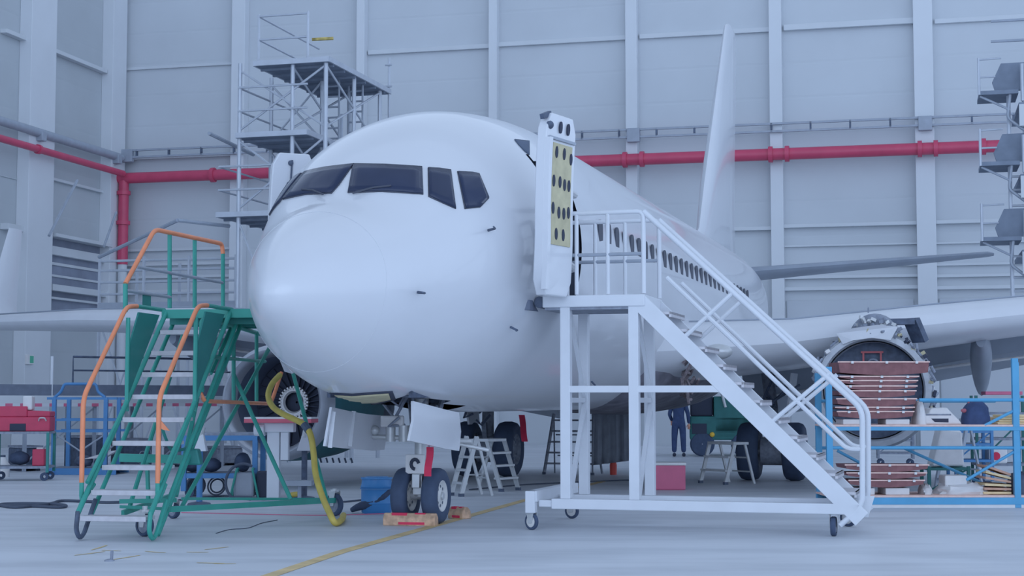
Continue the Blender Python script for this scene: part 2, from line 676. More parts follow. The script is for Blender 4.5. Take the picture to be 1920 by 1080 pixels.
# ------------------------------------------------------------------ the aircraft (local: x to its port side, y aft, z up)
AC = Frame((-1.242, 19.67, 0), 16.27)
plane = thing('airliner', AC, 'white twin-engine airliner parked nose-on in the hangar with doors and cowlings open', 'airplane')

ST_Y = [-4.05, -4.02, -3.95, -3.8, -3.5, -3.0, -2.4, -1.9, -1.2, -.5, .5, 1.5, 2.5, 3.5, 16, 18, 20, 22, 24, 26, 28, 29.4]
ST_T = [2.62, 2.73, 2.83, 2.98, 3.22, 3.50, 3.74, 4.19, 4.62, 4.92, 5.20, 5.35, 5.43, 5.45, 5.45, 5.45, 5.45, 5.44, 5.41, 5.36, 5.25, 4.98]
ST_B = [2.56, 2.46, 2.37, 2.25, 2.06, 1.84, 1.67, 1.57, 1.49, 1.44, 1.40, 1.38, 1.37, 1.37, 1.37, 1.50, 1.85, 2.4, 3.0, 3.6, 4.2, 4.6]
ST_W = [.03, .12, .20, .32, .52, .77, 1.01, 1.19, 1.43, 1.62, 1.80, 1.86, 1.88, 1.88, 1.88, 1.88, 1.82, 1.62, 1.32, .95, .55, .2]
ST_C = [2.59, 2.60, 2.61, 2.63, 2.68, 2.78, 2.93, 3.05, 3.2, 3.3, 3.42, 3.48, 3.5, 3.5, 3.5, 3.5, 3.6, 3.85, 4.15, 4.45, 4.7, 4.79]


def interp(xs, ys):
    n = len(xs)
    d = [(ys[i + 1] - ys[i]) / (xs[i + 1] - xs[i]) for i in range(n - 1)]
    m = [d[0]] + [0 if d[i - 1] * d[i] <= 0 else 2 * d[i - 1] * d[i] / (d[i - 1] + d[i]) for i in range(1, n - 1)] + [d[-1]]

    def f(x):
        x = max(xs[0], min(xs[-1], x))
        i = 0
        while i < n - 2 and x > xs[i + 1]:
            i += 1
        h = xs[i + 1] - xs[i]
        t = (x - xs[i]) / h
        return ((1 + 2 * t) * (1 - t) ** 2 * ys[i] + t * (1 - t) ** 2 * h * m[i] + t * t * (3 - 2 * t) * ys[i + 1] + t * t * (t - 1) * h * m[i + 1])
    return f


fT, fB, fW, fC = [interp(ST_Y, q) for q in (ST_T, ST_B, ST_W, ST_C)]


def surf(y, phi, off=0.0):
    w, t, b, c = fW(y) + off, fT(y) + off, fB(y) - off, fC(y)
    s_, c_ = sin(phi), cos(phi)
    return AC(w * s_, y, c - (c - b) * c_ if c_ > 0 else c - (t - c) * c_)


DOOR_P, DOOR_S = (.42, 1.28), (.5, 1.26)
WELL = (-1.35, .75)
ys = [-4.05, -4.045, -4.03, -4.0, -3.95, -3.88, -3.8, -3.65, -3.5, -3.3, -3.0, -2.8, -2.6, -2.4, -2.2, -2.0, -1.8, -1.6, -1.35, -1.1, -.85, -.6, -.35, -.1, .15,
      .42, .5, .75, 1.0, 1.26, 1.28, 1.6, 2, 2.5, 3.0, 3.5, 4.5, 6, 8, 10, 12, 14, 16, 17, 18, 19, 20, 21, 22, 23, 24, 25, 26, 27, 28, 28.8, 29.4]
NPH = 96
full = MB()
full.loft([[surf(y, 2 * pi * k / NPH) for k in range(NPH)] for y in ys])
bvh = BVHTree.FromPolygons(full.v, [f for f in full.f])
skin = MB()
skin.v = full.v
for f in full.f:
    if len(f) == 4:
        q = [AC.inv(full.v[i]) for i in f]
        c = sum(q, Vector()) / 4
        if DOOR_P[0] < c.y < DOOR_P[1] and 2.74 < c.z < 4.56 and c.x > 0:
            continue
        if DOOR_S[0] < c.y < DOOR_S[1] and 2.80 < c.z < 4.5 and c.x < 0:
            continue
        if WELL[0] < c.y < WELL[1] and c.z < 2 and abs(c.x) < .5:
            continue
    skin.f.append(f)
fus = skin.build('fuselage', M['plane'], plane, sm=50)
# cabin liner seen through the doors, and the nose wheel bay
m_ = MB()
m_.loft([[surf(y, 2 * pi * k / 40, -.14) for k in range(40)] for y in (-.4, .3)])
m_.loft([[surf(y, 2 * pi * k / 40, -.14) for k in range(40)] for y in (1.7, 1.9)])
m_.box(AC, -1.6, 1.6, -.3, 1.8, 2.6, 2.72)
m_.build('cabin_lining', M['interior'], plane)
m_ = MB()
m_.box(AC, -.55, .55, -1.4, .8, 2.05, 2.1)
m_.box(AC, -.52, -.48, -1.4, .8, 1.56, 2.1)
m_.box(AC, .48, .52, -1.4, .8, 1.56, 2.1)
m_.box(AC, -.52, .52, -1.42, -1.37, 1.62, 2.1)
m_.box(AC, -.52, .52, .76, .82, 1.5, 2.1)
m_.build('nose_wheel_bay', M['dark'], plane)


def patch(top, bot, rows=5, off=.012, sub=4):
    """grid on the skin between two photographed edges -> list of rows of local points"""
    def dense(l):
        o = []
        for i in range(len(l) - 1):
            for j in range(sub):
                t = j / sub
                o.append((l[i][0] + (l[i + 1][0] - l[i][0]) * t, l[i][1] + (l[i + 1][1] - l[i][1]) * t))
        return o + [l[-1]]
    T_, B_ = dense(top), dense(bot)
    rows_ = []
    for r in range(rows + 1):
        t = r / rows
        row = []
        for a, b in zip(T_, B_):
            d = ray(a[0] + (b[0] - a[0]) * t, a[1] + (b[1] - a[1]) * t).normalized()
            h, nn, i_, ds = bvh.ray_cast(EYE, d)
            if h is None:
                h, nn, i_, ds = bvh.find_nearest(EYE + d * 18)
            if nn.dot(d) > 0:
                nn = -nn
            row.append(AC.inv(h + nn * off))
        rows_.append(row)
    return rows_


def patch_obj(name, rows_, mt, parent, th=.02, mirror=False, sm=50):
    m_ = MB()
    sx = -1 if mirror else 1
    nr, nc = len(rows_), len(rows_[0])
    m_.add([AC(p.x * sx, p.y, p.z) for r in rows_ for p in r],
           [(i * nc + j, i * nc + j + 1, (i + 1) * nc + j + 1, (i + 1) * nc + j) for i in range(nr - 1) for j in range(nc - 1)])
    return m_.build(name, mt, parent, sm=sm, solid=th)


def grow(tb, k):
    t, b = tb
    n = len(t)
    cx = sum(p[0] for p in t + b) / (2 * n)
    cy = sum(p[1] for p in t + b) / (2 * n)
    g = lambda p: (p[0] + (k if p[0] > cx else -k), p[1] + (k if p[1] > cy else -k))
    return [g(p) for p in t], [g(p) for p in b]


PANES = [
    ([(663, 309), (722, 310), (790, 314)], [(653, 361), (718, 359), (792, 364)]),
    ([(803, 316), (823, 317), (844, 320)], [(804, 368), (828, 380), (853, 391)]),
    ([(858, 323), (884, 324), (897, 327)], [(872, 391), (899, 388), (915, 371)]),
]
for tb in PANES:
    for mir in (False, True):
        s_ = patch_obj('cockpit_window', patch(*grow(tb, 1.2), off=.006), M['seal'], plane, .012, mir)
        patch_obj('pane', patch(*tb, off=.016), M['glass'], s_, .014, mir)
# wipers on the two front panes
for mir in (1, -1):
    m_ = MB()
    pts = [AC.inv(bvh.ray_cast(EYE, ray(*p).normalized())[0]) for p in ((663, 366), (700, 356), (735, 352))]
    m_.path([AC(p.x * mir, p.y - .03, p.z + .02) for p in pts], .012, 6)
    m_.build('wiper', M['seal'], plane)
# open hatch under the nose with yellow-primed inside
s_ = patch_obj('access_hatch', patch([(618, 736), (660, 738), (700, 735), (736, 733)], [(640, 752), (670, 758), (705, 757), (742, 748)], off=.006), M['hole'], plane, .01)
patch_obj('hatch_frame', patch([(628, 739), (660, 741), (700, 738), (728, 736)], [(645, 749), (670, 754), (705, 753), (732, 747)], off=.014), M['primer'], s_, .01)
# radome seam and pitot probes
m_ = MB()
m_.path([surf(-2.95, 2 * pi * k / 64, .0005) for k in range(64)], .002, 5, closed=True)
m_.build('radome_seam', M['plane'], plane)
for px, py in ((783, 548), (957, 613), (1109, 715), (915, 432)):
    h, nn, i_, ds = bvh.ray_cast(EYE, ray(px, py).normalized())
    m_ = MB()
    if h is None:
        continue
    if nn.dot(h - EYE) > 0:
        nn = -nn
    m_.path([h - nn * .02, h + nn * .1, h + nn * .13 - AC.b * .14], .016, 6, r2=.01)
    m_.build('pitot_probe', M['dark'], plane)
# cabin windows on the visible side
for i in range(30):
    y = 2.3 + .508 * i
    if y > 17:
        break
    x = surf(y, radians(98), .002)
    z = 3.78
    xx = fW(y) * sqrt(max(0, 1 - ((z - fC(y)) / (fT(y) - fC(y))) ** 2)) + .003
    m_ = MB()
    m_.prism([AC(xx - .012, y + .12 * math.copysign(abs(cos(t)) ** .7, cos(t)), z + .175 * math.copysign(abs(sin(t)) ** .7, sin(t))) for t in [2 * pi * k / 16 for k in range(16)]], AC.a * .02)
    m_.build('cabin_window', M['seal'], plane)

# --- open entry door standing forward of its doorway (port side), inner face outwards


def door_panel(name, pf, pa, z0, z1, side, tilt=.42):
    """curved door slab between forward edge pf and aft edge pa (local x,y)"""
    pf, pa = Vector((*pf, 0)), Vector((*pa, 0))
    d = (pa - pf)
    nrm = Vector((d.y, -d.x, 0)).normalized() * side
    if nrm.x * side < 0:
        nrm = -nrm

    def pt(u, v, th):
        z = z0 + (z1 - z0) * v
        bow = -tilt * (max(0, v - .38) ** 2 * 1.5) - .12 * max(0, .3 - v)
        p = pf + d * u + nrm * (bow + th)
        return AC(p.x, p.y, z)
    return pt


pt = door_panel('entry_door', (1.83, -.86), (2.0, -.16), 2.74, 4.86, 1, -.1)
NU, NV = 6, 12


def slab(pt, u0, u1, v0, v1, t0, t1, nu=NU, nv=NV, rnd=0):
    m_ = MB()
    rings = []
    us = [u0 + (u1 - u0) * i / nu for i in range(nu + 1)]
    for j in range(nv + 1):
        v = v0 + (v1 - v0) * j / nv
        sh = 0
        if rnd:
            e = min(v - v0, v1 - v) / (v1 - v0) / rnd
            if e < 1:
                sh = (1 - sqrt(max(0, 1 - (1 - e) ** 2))) * .14 * (u1 - u0)
        uu = [u0 + sh + (u1 - u0 - 2 * sh) * i / nu for i in range(nu + 1)]
        rings.append([pt(u, v, t0) for u in uu] + [pt(u, v, t1) for u in reversed(uu)])
    return m_.loft(rings)


door = slab(pt, 0, 1, 0, 1, -.02, .11, rnd=.12).build('entry_door', M['plane'], plane, sm=40, bevel=.015)
slab(pt, .2, .86, .28, .84, .1, .125).build('door_lining', M['primer'], door, sm=40)
slab(pt, .06, .94, .855, .87, .1, .14, nv=2).build('gate_hinge', M['grey'], door)
slab(pt, .0, .1, .03, .86, .1, .16).build('edge_rail', M['plane'], door, sm=40)
m_ = MB()
for u, v in ((.32, .79), (.58, .79), (.82, .77), (.26, .63), (.47, .63), (.63, .62), (.78, .62), (.25, .48), (.45, .46), (.62, .46), (.78, .47), (.36, .34), (.6, .34),
             (.42, .93), (.68, .93)):
    c = pt(u, v, .125)
    uu = (pt(u + .05, v, .125) - c).normalized()
    ww = (pt(u, v + .03, .125) - c).normalized()
    nn = uu.cross(ww).normalized()
    if nn.dot(EYE - c) < 0:
        nn = -nn
    m_.prism([c - nn * .01 + uu * .032 * cos(2 * pi * k / 12) + ww * .07 * sin(2 * pi * k / 12) for k in range(12)], nn * .018)
each(m_, 'cutout', M['hole'], door)
m_ = MB()
for z, v in ((3.1, .22), (4.0, .62)):
    m_.path([AC(1.8, .42, z), AC(2.0, .3, z + .03), pt(.9, v, .0)], .045, 8)
m_.build('hinge_arm', M['alu'], door)
m_ = MB()
m_.ball(pt(.1, .93, .1), .05)
m_.beam(pt(-.05, .97, .05), pt(.2, 1.0, .05), .05, .06)
m_.build('latch', M['dark'], door)
# starboard service door, ajar
pts_ = door_panel('service_door', (-1.97, .1), (-1.55, .45), 2.9, 4.68, -1, .3)
sd = slab(pts_, 0, 1, 0, 1, -.02, .1, rnd=.12).build('service_door', M['plane'], plane, sm=40, bevel=.015)
m_ = MB()
m_.path([pts_(.45, .05 + .9 * i / 12, -.035) for i in range(13)], .012, 6)
for v in (.5, .78, .93):
    m_.ball(pts_(.42, v, -.03), .035)
m_.build('door_fittings', M['dark'], sd)

patch_obj('dark_wedge', patch([(964, 262), (975, 263), (992, 265)], [(972, 272), (983, 284), (992, 291)], off=.008), M['wingd'], plane, .01)  # dark triangular patch on the skin ahead of the entry door
m_ = MB()
m_.prism([W(516, 655, 18.6), W(527, 655, 18.6), W(553, 693, 18.7), W(547, 701, 18.7), W(533, 697, 18.6)], AC.b * .03)
ap = m_.build('hanging_panel', M['plane'], plane, bevel=.006)
m_ = MB()
for p_ in ((530, 671), (541, 686)):
    q = W(*p_, 18.59)
    m_.cyl(q, q + AC.b * .02, .018, 10)
each(m_, 'fixing_hole', M['hole'], ap)
# --- wings
def foil(n=14, t=.12):
    up = []
    for i in range(n + 1):
        x = .5 * (1 - cos(pi * i / n))
        y = 5 * t * (.2969 * sqrt(x) - .126 * x - .3516 * x * x + .2843 * x ** 3 - .1036 * x ** 4)
        up.append((x, y))
    return up


def section(x, yle, ch, z, t, sgn, inc=.03):
    up = foil(14, t)
    pts = [(p[0], p[1] * 1.05 + .02 * sin(pi * p[0])) for p in reversed(up)] + [(p[0], -p[1] * 1.0 + .02 * sin(pi * p[0])) for p in up[1:-1]]
    return [AC(x * sgn, yle + p[0] * ch, z + p[1] * ch - p[0] * ch * inc) for p in pts]


WING = [(1.2, 7.4, 7.6, 2.32, .15), (1.9, 7.75, 7.0, 2.36, .15), (3.6, 8.65, 5.9, 2.5, .15), (5.8, 9.85, 4.7, 2.82, .165), (7.4, 10.65, 4.2, 3.02, .17), (9, 11.45, 3.75, 3.18, .17), (13, 13.45, 2.7, 3.36, .19), (16.6, 15.25, 1.75, 3.44, .22)]
for sgn in (1, -1):
    m_ = MB()
    m_.loft([section(*w, sgn) for w in WING])
    wing = m_.build('wing', M['wingw'], plane, sm=35)
    me = wing.data
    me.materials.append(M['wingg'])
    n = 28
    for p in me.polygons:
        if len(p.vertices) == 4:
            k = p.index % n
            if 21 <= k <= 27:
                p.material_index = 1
    # slat line on the leading edge
    m_ = MB()
    m_.path([AC(w[0] * sgn, w[1] + .16 * w[2], w[3] + w[4] * w[2] * .5 + .01) for w in WING[1:]], .018, 5)
    m_.build('slat_gap', M['wingg'], wing)
    # drooped trailing-edge flaps
    for x0, x1 in ((2.1, 4.6), (5.2, 10.5)):
        m_ = MB()
        rows = []
        for x in (x0, (x0 + x1) / 2, x1):
            i = 0
            while i < len(WING) - 2 and x > WING[i + 1][0]:
                i += 1
            A_, B_ = WING[i], WING[i + 1]
            t = (x - A_[0]) / (B_[0] - A_[0])
            yle, ch, z = [A_[q] + (B_[q] - A_[q]) * t for q in (1, 2, 3)]
            y0, z0 = yle + ch * .86, z - ch * .03 - .03
            c = .3 * ch
            rows.append([AC(x * sgn, y0, z0), AC(x * sgn, y0 + .3 * c, z0 - .02), AC(x * sgn, y0 + c, z0 - .5 * c), AC(x * sgn, y0 + .25 * c, z0 - .28 * c)])
        m_.loft(rows)
        fp = m_.build('flap', M['wingg'], wing, sm=30)
        m_ = MB()
        m_.tube(rows[0][3] + Vector((0, 0, -.05)) - AC.b * .05, rows[2][3] + Vector((0, 0, -.05)) - AC.b * .05, .032, 6)
        m_.build('flap_seal', M['plastic'], wing)
    # canoe fairings under the flaps
    for x, y0, y1, z0, z1 in ((6.75, 11.4, 14.6, 2.62, 1.62), (10.2, 12.9, 15.6, 2.9, 2.2)):
        m_ = MB()
        rg = []
        for i in range(11):
            t = i / 10
            r = .27 * sin(pi * min(1, .08 + t * .92)) ** .6
            c = AC(x * sgn, y0 + (y1 - y0) * t, z0 + (z1 - z0) * t ** 1.6)
            rg.append([c + AC.a * .75 * r * cos(2 * pi * k / 14) + Vector((0, 0, 1.15 * r * sin(2 * pi * k / 14))) for k in range(14)])
        m_.loft(rg)
        m_.build('flap_track_fairing', M['wingg'], wing, sm=40)
    # winglet
    m_ = MB()
    rg = []
    for t, x, yl, ch, z in ((0, 16.6, 15.25, 1.7, 3.44), (.1, 16.9, 15.7, 1.45, 3.62), (.25, 17.05, 16.05, 1.3, 4.0), (1, 17.35, 17.35, .62, 6.0)):
        th = .06 * ch
        rg.append([AC(x * sgn, yl, z), AC((x + th) * sgn, yl + .3 * ch, z), AC((x + .02) * sgn, yl + ch, z), AC((x - th) * sgn, yl + .3 * ch, z)])
    m_.loft(rg)
    m_.build('winglet', M['plane'], wing, sm=40)

# landing light block in the wing root
for sgn in (1,):
    m_ = MB()
    m_.ball(AC(2.55 * sgn, 7.95, 2.34), .24, .18, .13, fr=AC)
    m_.build('landing_light', M['alu'], plane, sm=60)
# wing-to-body fairing with stripped panels
m_ = MB()
rg = []
for y, w, b in ((7.6, 1.3, 1.5), (8.2, 1.75, 1.42), (9, 1.98, 1.33), (10, 2.05, 1.28), (12, 2.05, 1.26), (14, 1.95, 1.3), (16.5, 1.3, 1.45)):
    rg.append([AC(w * sin(p), y, 2.2 - (2.2 - b) * cos(p)) for p in [2 * pi * k / 28 for k in range(28)]])
m_.loft(rg)
m_.build('belly_fairing', mat('stripped_fairing', (104, 112, 138), .7, noise=.35, scale=3), plane, sm=40)
m_ = MB()
random.seed(3)
for i in range(14):
    y = random.uniform(7.7, 8.6)
    z = random.uniform(1.6, 2.15)
    p = AC(1.98 + random.uniform(-.1, .06), y, z)
    m_.path([p, p + Vector((random.uniform(-.1, .1), random.uniform(-.3, .3), random.uniform(-.2, .2))), p + Vector((random.uniform(-.1, .2), random.uniform(-.4, .4), random.uniform(-.3, .3)))], .028, 6)
tag(m_.build('exposed_wiring', mat('tan_wiring', (104, 104, 122), .6, noise=.4, scale=20), plane), None, None, None, 'stuff')

# --- tail
m_ = MB()
rg = []
for z, yl, ch, t in ((5.2, 20.0, 7.6, .05), (5.9, 21.3, 6.2, .07), (7.2, 22.2, 5.2, .10), (12.15, 26.0, 2.1, .09), (12.3, 26.4, 1.5, .06)):
    up = foil(10, t)
    pts = [(p[0], p[1]) for p in reversed(up)] + [(p[0], -p[1]) for p in up[1:-1]]
    rg.append([AC(p[1] * ch, yl + p[0] * ch, z) for p in pts])
m_.loft(rg)
fin = m_.build('tail_fin', M['plane'], plane, sm=40)
for sgn in (1, -1):
    m_ = MB()
    rg = []
    for x, yl, ch, z, t in ((.5, 23.7, 3.6, 4.92, .1), (7.0, 27.6, 1.5, 5.62, .09), (7.18, 27.9, 1.1, 5.64, .05)):
        up = foil(10, t)
        pts = [(p[0], p[1]) for p in reversed(up)] + [(p[0], -p[1]) for p in up[1:-1]]
        rg.append([AC(x * sgn, yl + p[0] * ch, z + p[1] * ch + .02 * p[0] * ch) for p in pts])
    m_.loft(rg)
    m_.build('tailplane', M['wingg'], plane, sm=40)

# --- landing gear


def wheel(parent, c, axis, r, w, name='wheel', rimm='rim', holes=8):
    c, axis = Vector(c), Vector(axis).normalized()
    m_ = MB()
    pr = [(-w * .42, r * .56), (-w * .5, r * .66), (-w * .5, r * .84), (-w * .40, r * .95), (-w * .2, r), (w * .2, r), (w * .4, r * .95), (w * .5, r * .84), (w * .5, r * .66), (w * .42, r * .56)]
    m_.lathe(pr, c, axis, 32)
    t = m_.build(name, M['tyre'], parent, sm=40)
    m_ = MB()
    for s_ in (1, -1):
        m_.lathe([(s_ * w * .2, .01), (s_ * w * .38, r * .16), (s_ * w * .3, r * .24), (s_ * w * .26, r * .44), (s_ * w * .44, r * .55), (s_ * w * .40, r * .585), (s_ * w * .1, r * .585)], c, axis, 32)
    m_.build('rim', M[rimm], t, sm=30)
    if holes:
        m_ = MB()
        u = axis.orthogonal().normalized()
        v = axis.cross(u)
        for k in range(holes):
            q = c + (u * cos(2 * pi * k / holes) + v * sin(2 * pi * k / holes)) * r * .34
            m_.cyl(q - axis * w * .29, q + axis * w * .29, r * .06, 10)
        m_.build('vent_holes', M['dark'], t)
    return t


ng = AC(0, .38, 0)
NG = Frame(ng, 16.27)
gear = MB().path([NG(0, .0, .34), NG(0, .02, 1.2), NG(0, .05, 2.05)], .085, 14).build('nose_gear', M['alu'], plane, sm=40)
for s_ in (-1, 1):
    wheel(gear, NG(.2 * s_, 0, .345), NG.a, .345, .2, 'nose_wheel')
m_ = MB()
m_.tube(NG(-.3, 0, .345), NG(.3, 0, .345), .05, 12)
m_.box(NG, -.06, .06, -.14, -.02, .36, .6)
m_.box(NG, -.05, .05, -.2, -.12, .45, .62)
m_.build('axle', M['alu'], gear, bevel=.008)
m_ = MB()
m_.box(NG, -.15, .1, -.16, -.12, .62, .86)
m_.build('light_bracket', M['plastic'], gear, bevel=.01)
m_ = MB()
m_.path([NG(-.02 + .05 * cos(t), -.17, .74 + .06 * sin(t)) for t in [0.2 + i * .5 for i in range(10)]], .022, 6)
m_.build('cable_loop', M['hole'], gear)
m_ = MB()
m_.tube(NG(-.55, -.25, 1.08), NG(.75, -.25, 1.03), .03, 10)
m_.tube(NG(.3, -.25, 1.05), NG(.95, -.2, .92), .025, 10)
for a, r in ((-.3, .06), (-.12, .07), (.14, .07), (.3, .05)):
    m_.tube(NG(a, -.28, 1.02), NG(a, -.28, 1.22), r, 10)
m_.ball(NG(-.5, -.3, 1.16), .06)
m_.ball(NG(.02, -.3, 1.18), .075)
m_.build('steering_gear', M['alu'], gear, sm=40)
m_ = MB()
m_.box(NG, -.42, -.12, -.34, -.26, 1.2, 1.34)
m_.build('taxi_light', M['plastic'], gear, bevel=.02)
m_ = MB()
m_.beam(NG(0, .1, .9), NG(0, .9, 1.95), .1, .08)
m_.beam(NG(.12, .05, 1.1), NG(.3, .3, 1.9), .05, .05)
m_.beam(NG(-.12, .05, 1.1), NG(-.3, .3, 1.9), .05, .05)
m_.build('drag_brace', M['mid'], gear)
m_ = MB()
random.seed(5)
for i in range(14):
    p = NG(random.uniform(-.4, .3), random.uniform(-.5, .2), random.uniform(1.25, 1.75))
    m_.path([p, p + Vector((random.uniform(-.15, .15), 0, random.uniform(-.2, .1))), p + Vector((random.uniform(-.3, .3), .1, random.uniform(-.1, .3)))], .02, 6)
tag(m_.build('hydraulic_lines', M['mid'], gear), None, None, None, 'stuff')
# nose gear doors
pd = [NG.inv(AC(.53, -1.3, 1.5)), ]
m_ = MB()
rg = []
for yt, yb, zt, zb, xx in ((-1.38, -1.7, 1.52, 1.08, .5), (-.9, -1.15, 1.47, 1.02, .53), (-.4, -.6, 1.42, .96, .55), (.1, -.1, 1.38, .92, .56)):
    ym = (yt + yb) / 2
    rg.append([AC(xx, yt, zt), AC(xx + .06, ym, (zt + zb) / 2), AC(xx + .07, yb, zb), AC(xx + .10, yb, zb), AC(xx + .09, ym, (zt + zb) / 2), AC(xx + .03, yt, zt)])
m_.loft(rg)
m_.build('nose_gear_door', M['plane'], plane, sm=40)
m_ = MB()
rg = []
for y, zt, zb in ((-1.3, 1.45, 1.0), (-.75, 1.4, .96), (-.2, 1.36, .93), (.3, 1.34, .9), (.62, 1.33, .9)):
    rg.append([AC(-.5, y, zt), AC(-.54, y, (zt + zb) / 2), AC(-.58, y, zb), AC(-.61, y, zb), AC(-.57, y, (zt + zb) / 2), AC(-.53, y, zt)])
m_.loft(rg)
d2 = m_.build('nose_gear_door', M['wingw'], plane, sm=40)
m_ = MB()
for y in (-1.24, -.62):
    m_.beam(AC(-.5, y, 1.4), AC(-.545, y, .98), .02, .05)
each(m_, 'door_rib', M['plane'], d2)
# main gear
for sgn in (1, -1):
    cx, cy = 2.86 * sgn, 12.5
    g = MB().path([AC(cx, cy, .56), AC(cx, cy, 1.4), AC(cx * .96, cy + .1, 2.3)], .12, 14).build('main_gear', M['mid'], plane, sm=40)
    for s_ in (-1, 1):
        wheel(g, AC(cx + .43 * s_, cy, .555), AC.a, .555, .4, 'main_wheel', 'mid', 10)
    m_ = MB()
    m_.tube(AC(cx - .45, cy, .555), AC(cx + .45, cy, .555), .07, 10)
    m_.lathe([(-.2, .2), (-.2, .27), (.2, .27), (.2, .2)], AC(cx, cy, .56), AC.a, 18)
    m_.beam(AC(cx, cy - .1, 1.3), AC(cx * .6, cy - .3, 2.0), .12, .1)
    m_.beam(AC(cx, cy - .16, .7), AC(cx, cy - .3, 1.1), .09, .06)
    m_.build('brake_and_brace', M['mid'], g, sm=30)
    m_ = MB()
    m_.prism([AC(cx + .28 * sgn, cy - .35, 1.05), AC(cx + .28 * sgn, cy + .35, 1.05), AC(cx + .42 * sgn, cy + .45, 2.05), AC(cx + .42 * sgn, cy - .45, 2.05)], AC.a * .04 * sgn)
    m_.build('gear_door', M['plane'], g)
    m_ = MB()
    random.seed(11)
    for i in range(9):
        p = AC(cx + random.uniform(-.3, .3), cy - .4, random.uniform(1.1, 1.8))
        m_.path([p, p + Vector((random.uniform(-.2, .2), 0, random.uniform(-.25, .1))), p + Vector((random.uniform(-.4, .4), .1, random.uniform(-.1, .4)))], .025, 6)
    tag(m_.build('brake_hoses', M['dark'], g), None, None, None, 'stuff')

# --- starboard engine: complete nacelle
ec = AC(-4.98, 6.75, 1.5)
EN = Frame((ec.x, ec.y, 0), 16.27)
Z0 = 1.5
eng = MB()
eng.lathe([(.3, .80), (.14, .82), (.03, .87), (0.0, .91), (.03, .955), (.14, 1.0), (.38, 1.022)], EN(0, 0, Z0), AC.b, 56)
eng = eng.build('engine', M['lip'], plane, sm=50)
m_ = MB()
m_.lathe([(1.6, .72), (1.1, .78), (.5, .795), (.3, .80)], EN(0, 0, Z0), AC.b, 56)
m_.build('inlet_barrel', mat('inlet_lining', (84, 100, 134), .6), eng, sm=50)
m_ = MB()
m_.lathe([(.38, 1.02), (.8, 1.036), (1.5, 1.04), (2.3, 1.0), (3.1, .9), (3.1, .7), (1.4, .7)], EN(0, 0, Z0), AC.b, 48)
m_.build('fan_cowl', M['cowl'], eng, sm=50)
m_ = MB()
m_.lathe([(3.0, .72), (4.2, .6), (4.9, .42), (5.2, .2), (5.2, .01)], EN(0, 0, Z0 - .1), AC.b, 36)
m_.build('core_cowl', M['dark'], eng, sm=50)
m_ = MB()
m_.lathe([(1.05, .77), (1.05, .02)], EN(0, 0, Z0), AC.b, 48)
for k in range(24):
    t = 2 * pi * k / 24
    for t2 in (0,):
        c0 = EN(.22 * cos(t), .98, Z0 + .22 * sin(t))
        c1 = EN(.74 * cos(t + .12), 1.04, Z0 + .74 * sin(t + .12))
        m_.beam(c0, c1, .02, .05, up=(AC.b + Vector((0, 0, .3))))
m_.build('fan', M['hole'], eng)
m_ = MB()
m_.lathe([(.94, .17), (.90, .2), (.90, .25), (.95, .27)], EN(0, 0, Z0), AC.b, 40)
for k in range(28):
    t = 2 * pi * k / 28
    m_.beam(EN(.22 * cos(t), .93, Z0 + .22 * sin(t)), EN(.285 * cos(t), .93, Z0 + .285 * sin(t)), .03, .06, up=AC.b)
m_.build('fan_hub', M['fan'], eng, sm=40)
m_ = MB()
for k in range(7):
    m_.beam(EN(.1 + .12 * k, 1.6, Z0 - 1.0), EN(.13 + .12 * k, 1.6, Z0 - 1.09), .015, .03)
each(m_, 'cowl_hook', M['dark'], eng)
m_ = MB()
m_.loft([[EN(a, y, z) for a, z in ((-.12, Z0 + .9), (.12, Z0 + .9), (.1, Z0 + .9 + h), (-.1, Z0 + .9 + h))] for y, h in ((1.2, .1), (2.2, .32), (4.2, .3))])
m_.build('pylon', M['plane'], eng, sm=30)

# --- port engine: stripped, only the fan case and its pipework
ec = AC(5.05, 8.0, 1.55)
EP = Frame((ec.x, ec.y, 0), 16.27)
Z1 = 1.7
pe = MB()
pe.lathe([(.0, .8), (-.05, .83), (-.05, .92), (.1, .96), (.5, .96), (.9, .9), (.9, .78), (0, .78)], EP(0, 0, Z1), AC.b, 56)
pe = pe.build('engine', M['steel'], plane, sm=40)
m_ = MB()
m_.lathe([(.35, .8), (.35, .02)], EP(0, 0, Z1), AC.b, 40)
m_.lathe([(.9, .7), (2.4, .55), (3.2, .35), (3.2, .02)], EP(0, 0, Z1), AC.b, 30)
m_.build('core', M['dark'], pe)
m_ = MB()
m_.beam(EP(-.16, .28, Z1 + .05), EP(-.16, .28, Z1 + .62), .03, .03)
m_.beam(EP(.12, .28, Z1 + .3), EP(.12, .28, Z1 + .62), .03, .03)
m_.beam(EP(-.2, .28, Z1 + .62), EP(.16, .28, Z1 + .62), .03, .03)
m_.beam(EP(.02, .28, Z1 + .3), EP(.28, .28, Z1 + .1), .04, .04)
m_.build('red_stay', mat('red_stay_paint', (150, 84, 100), .6), pe)
m_ = MB()
m_.lathe([(0, .07), (.03, .1), (.06, .07)], EP(0, .2, Z1 + .42), AC.b, 16)
m_.build('mount_eye', M['mid'], pe)
random.seed(21)
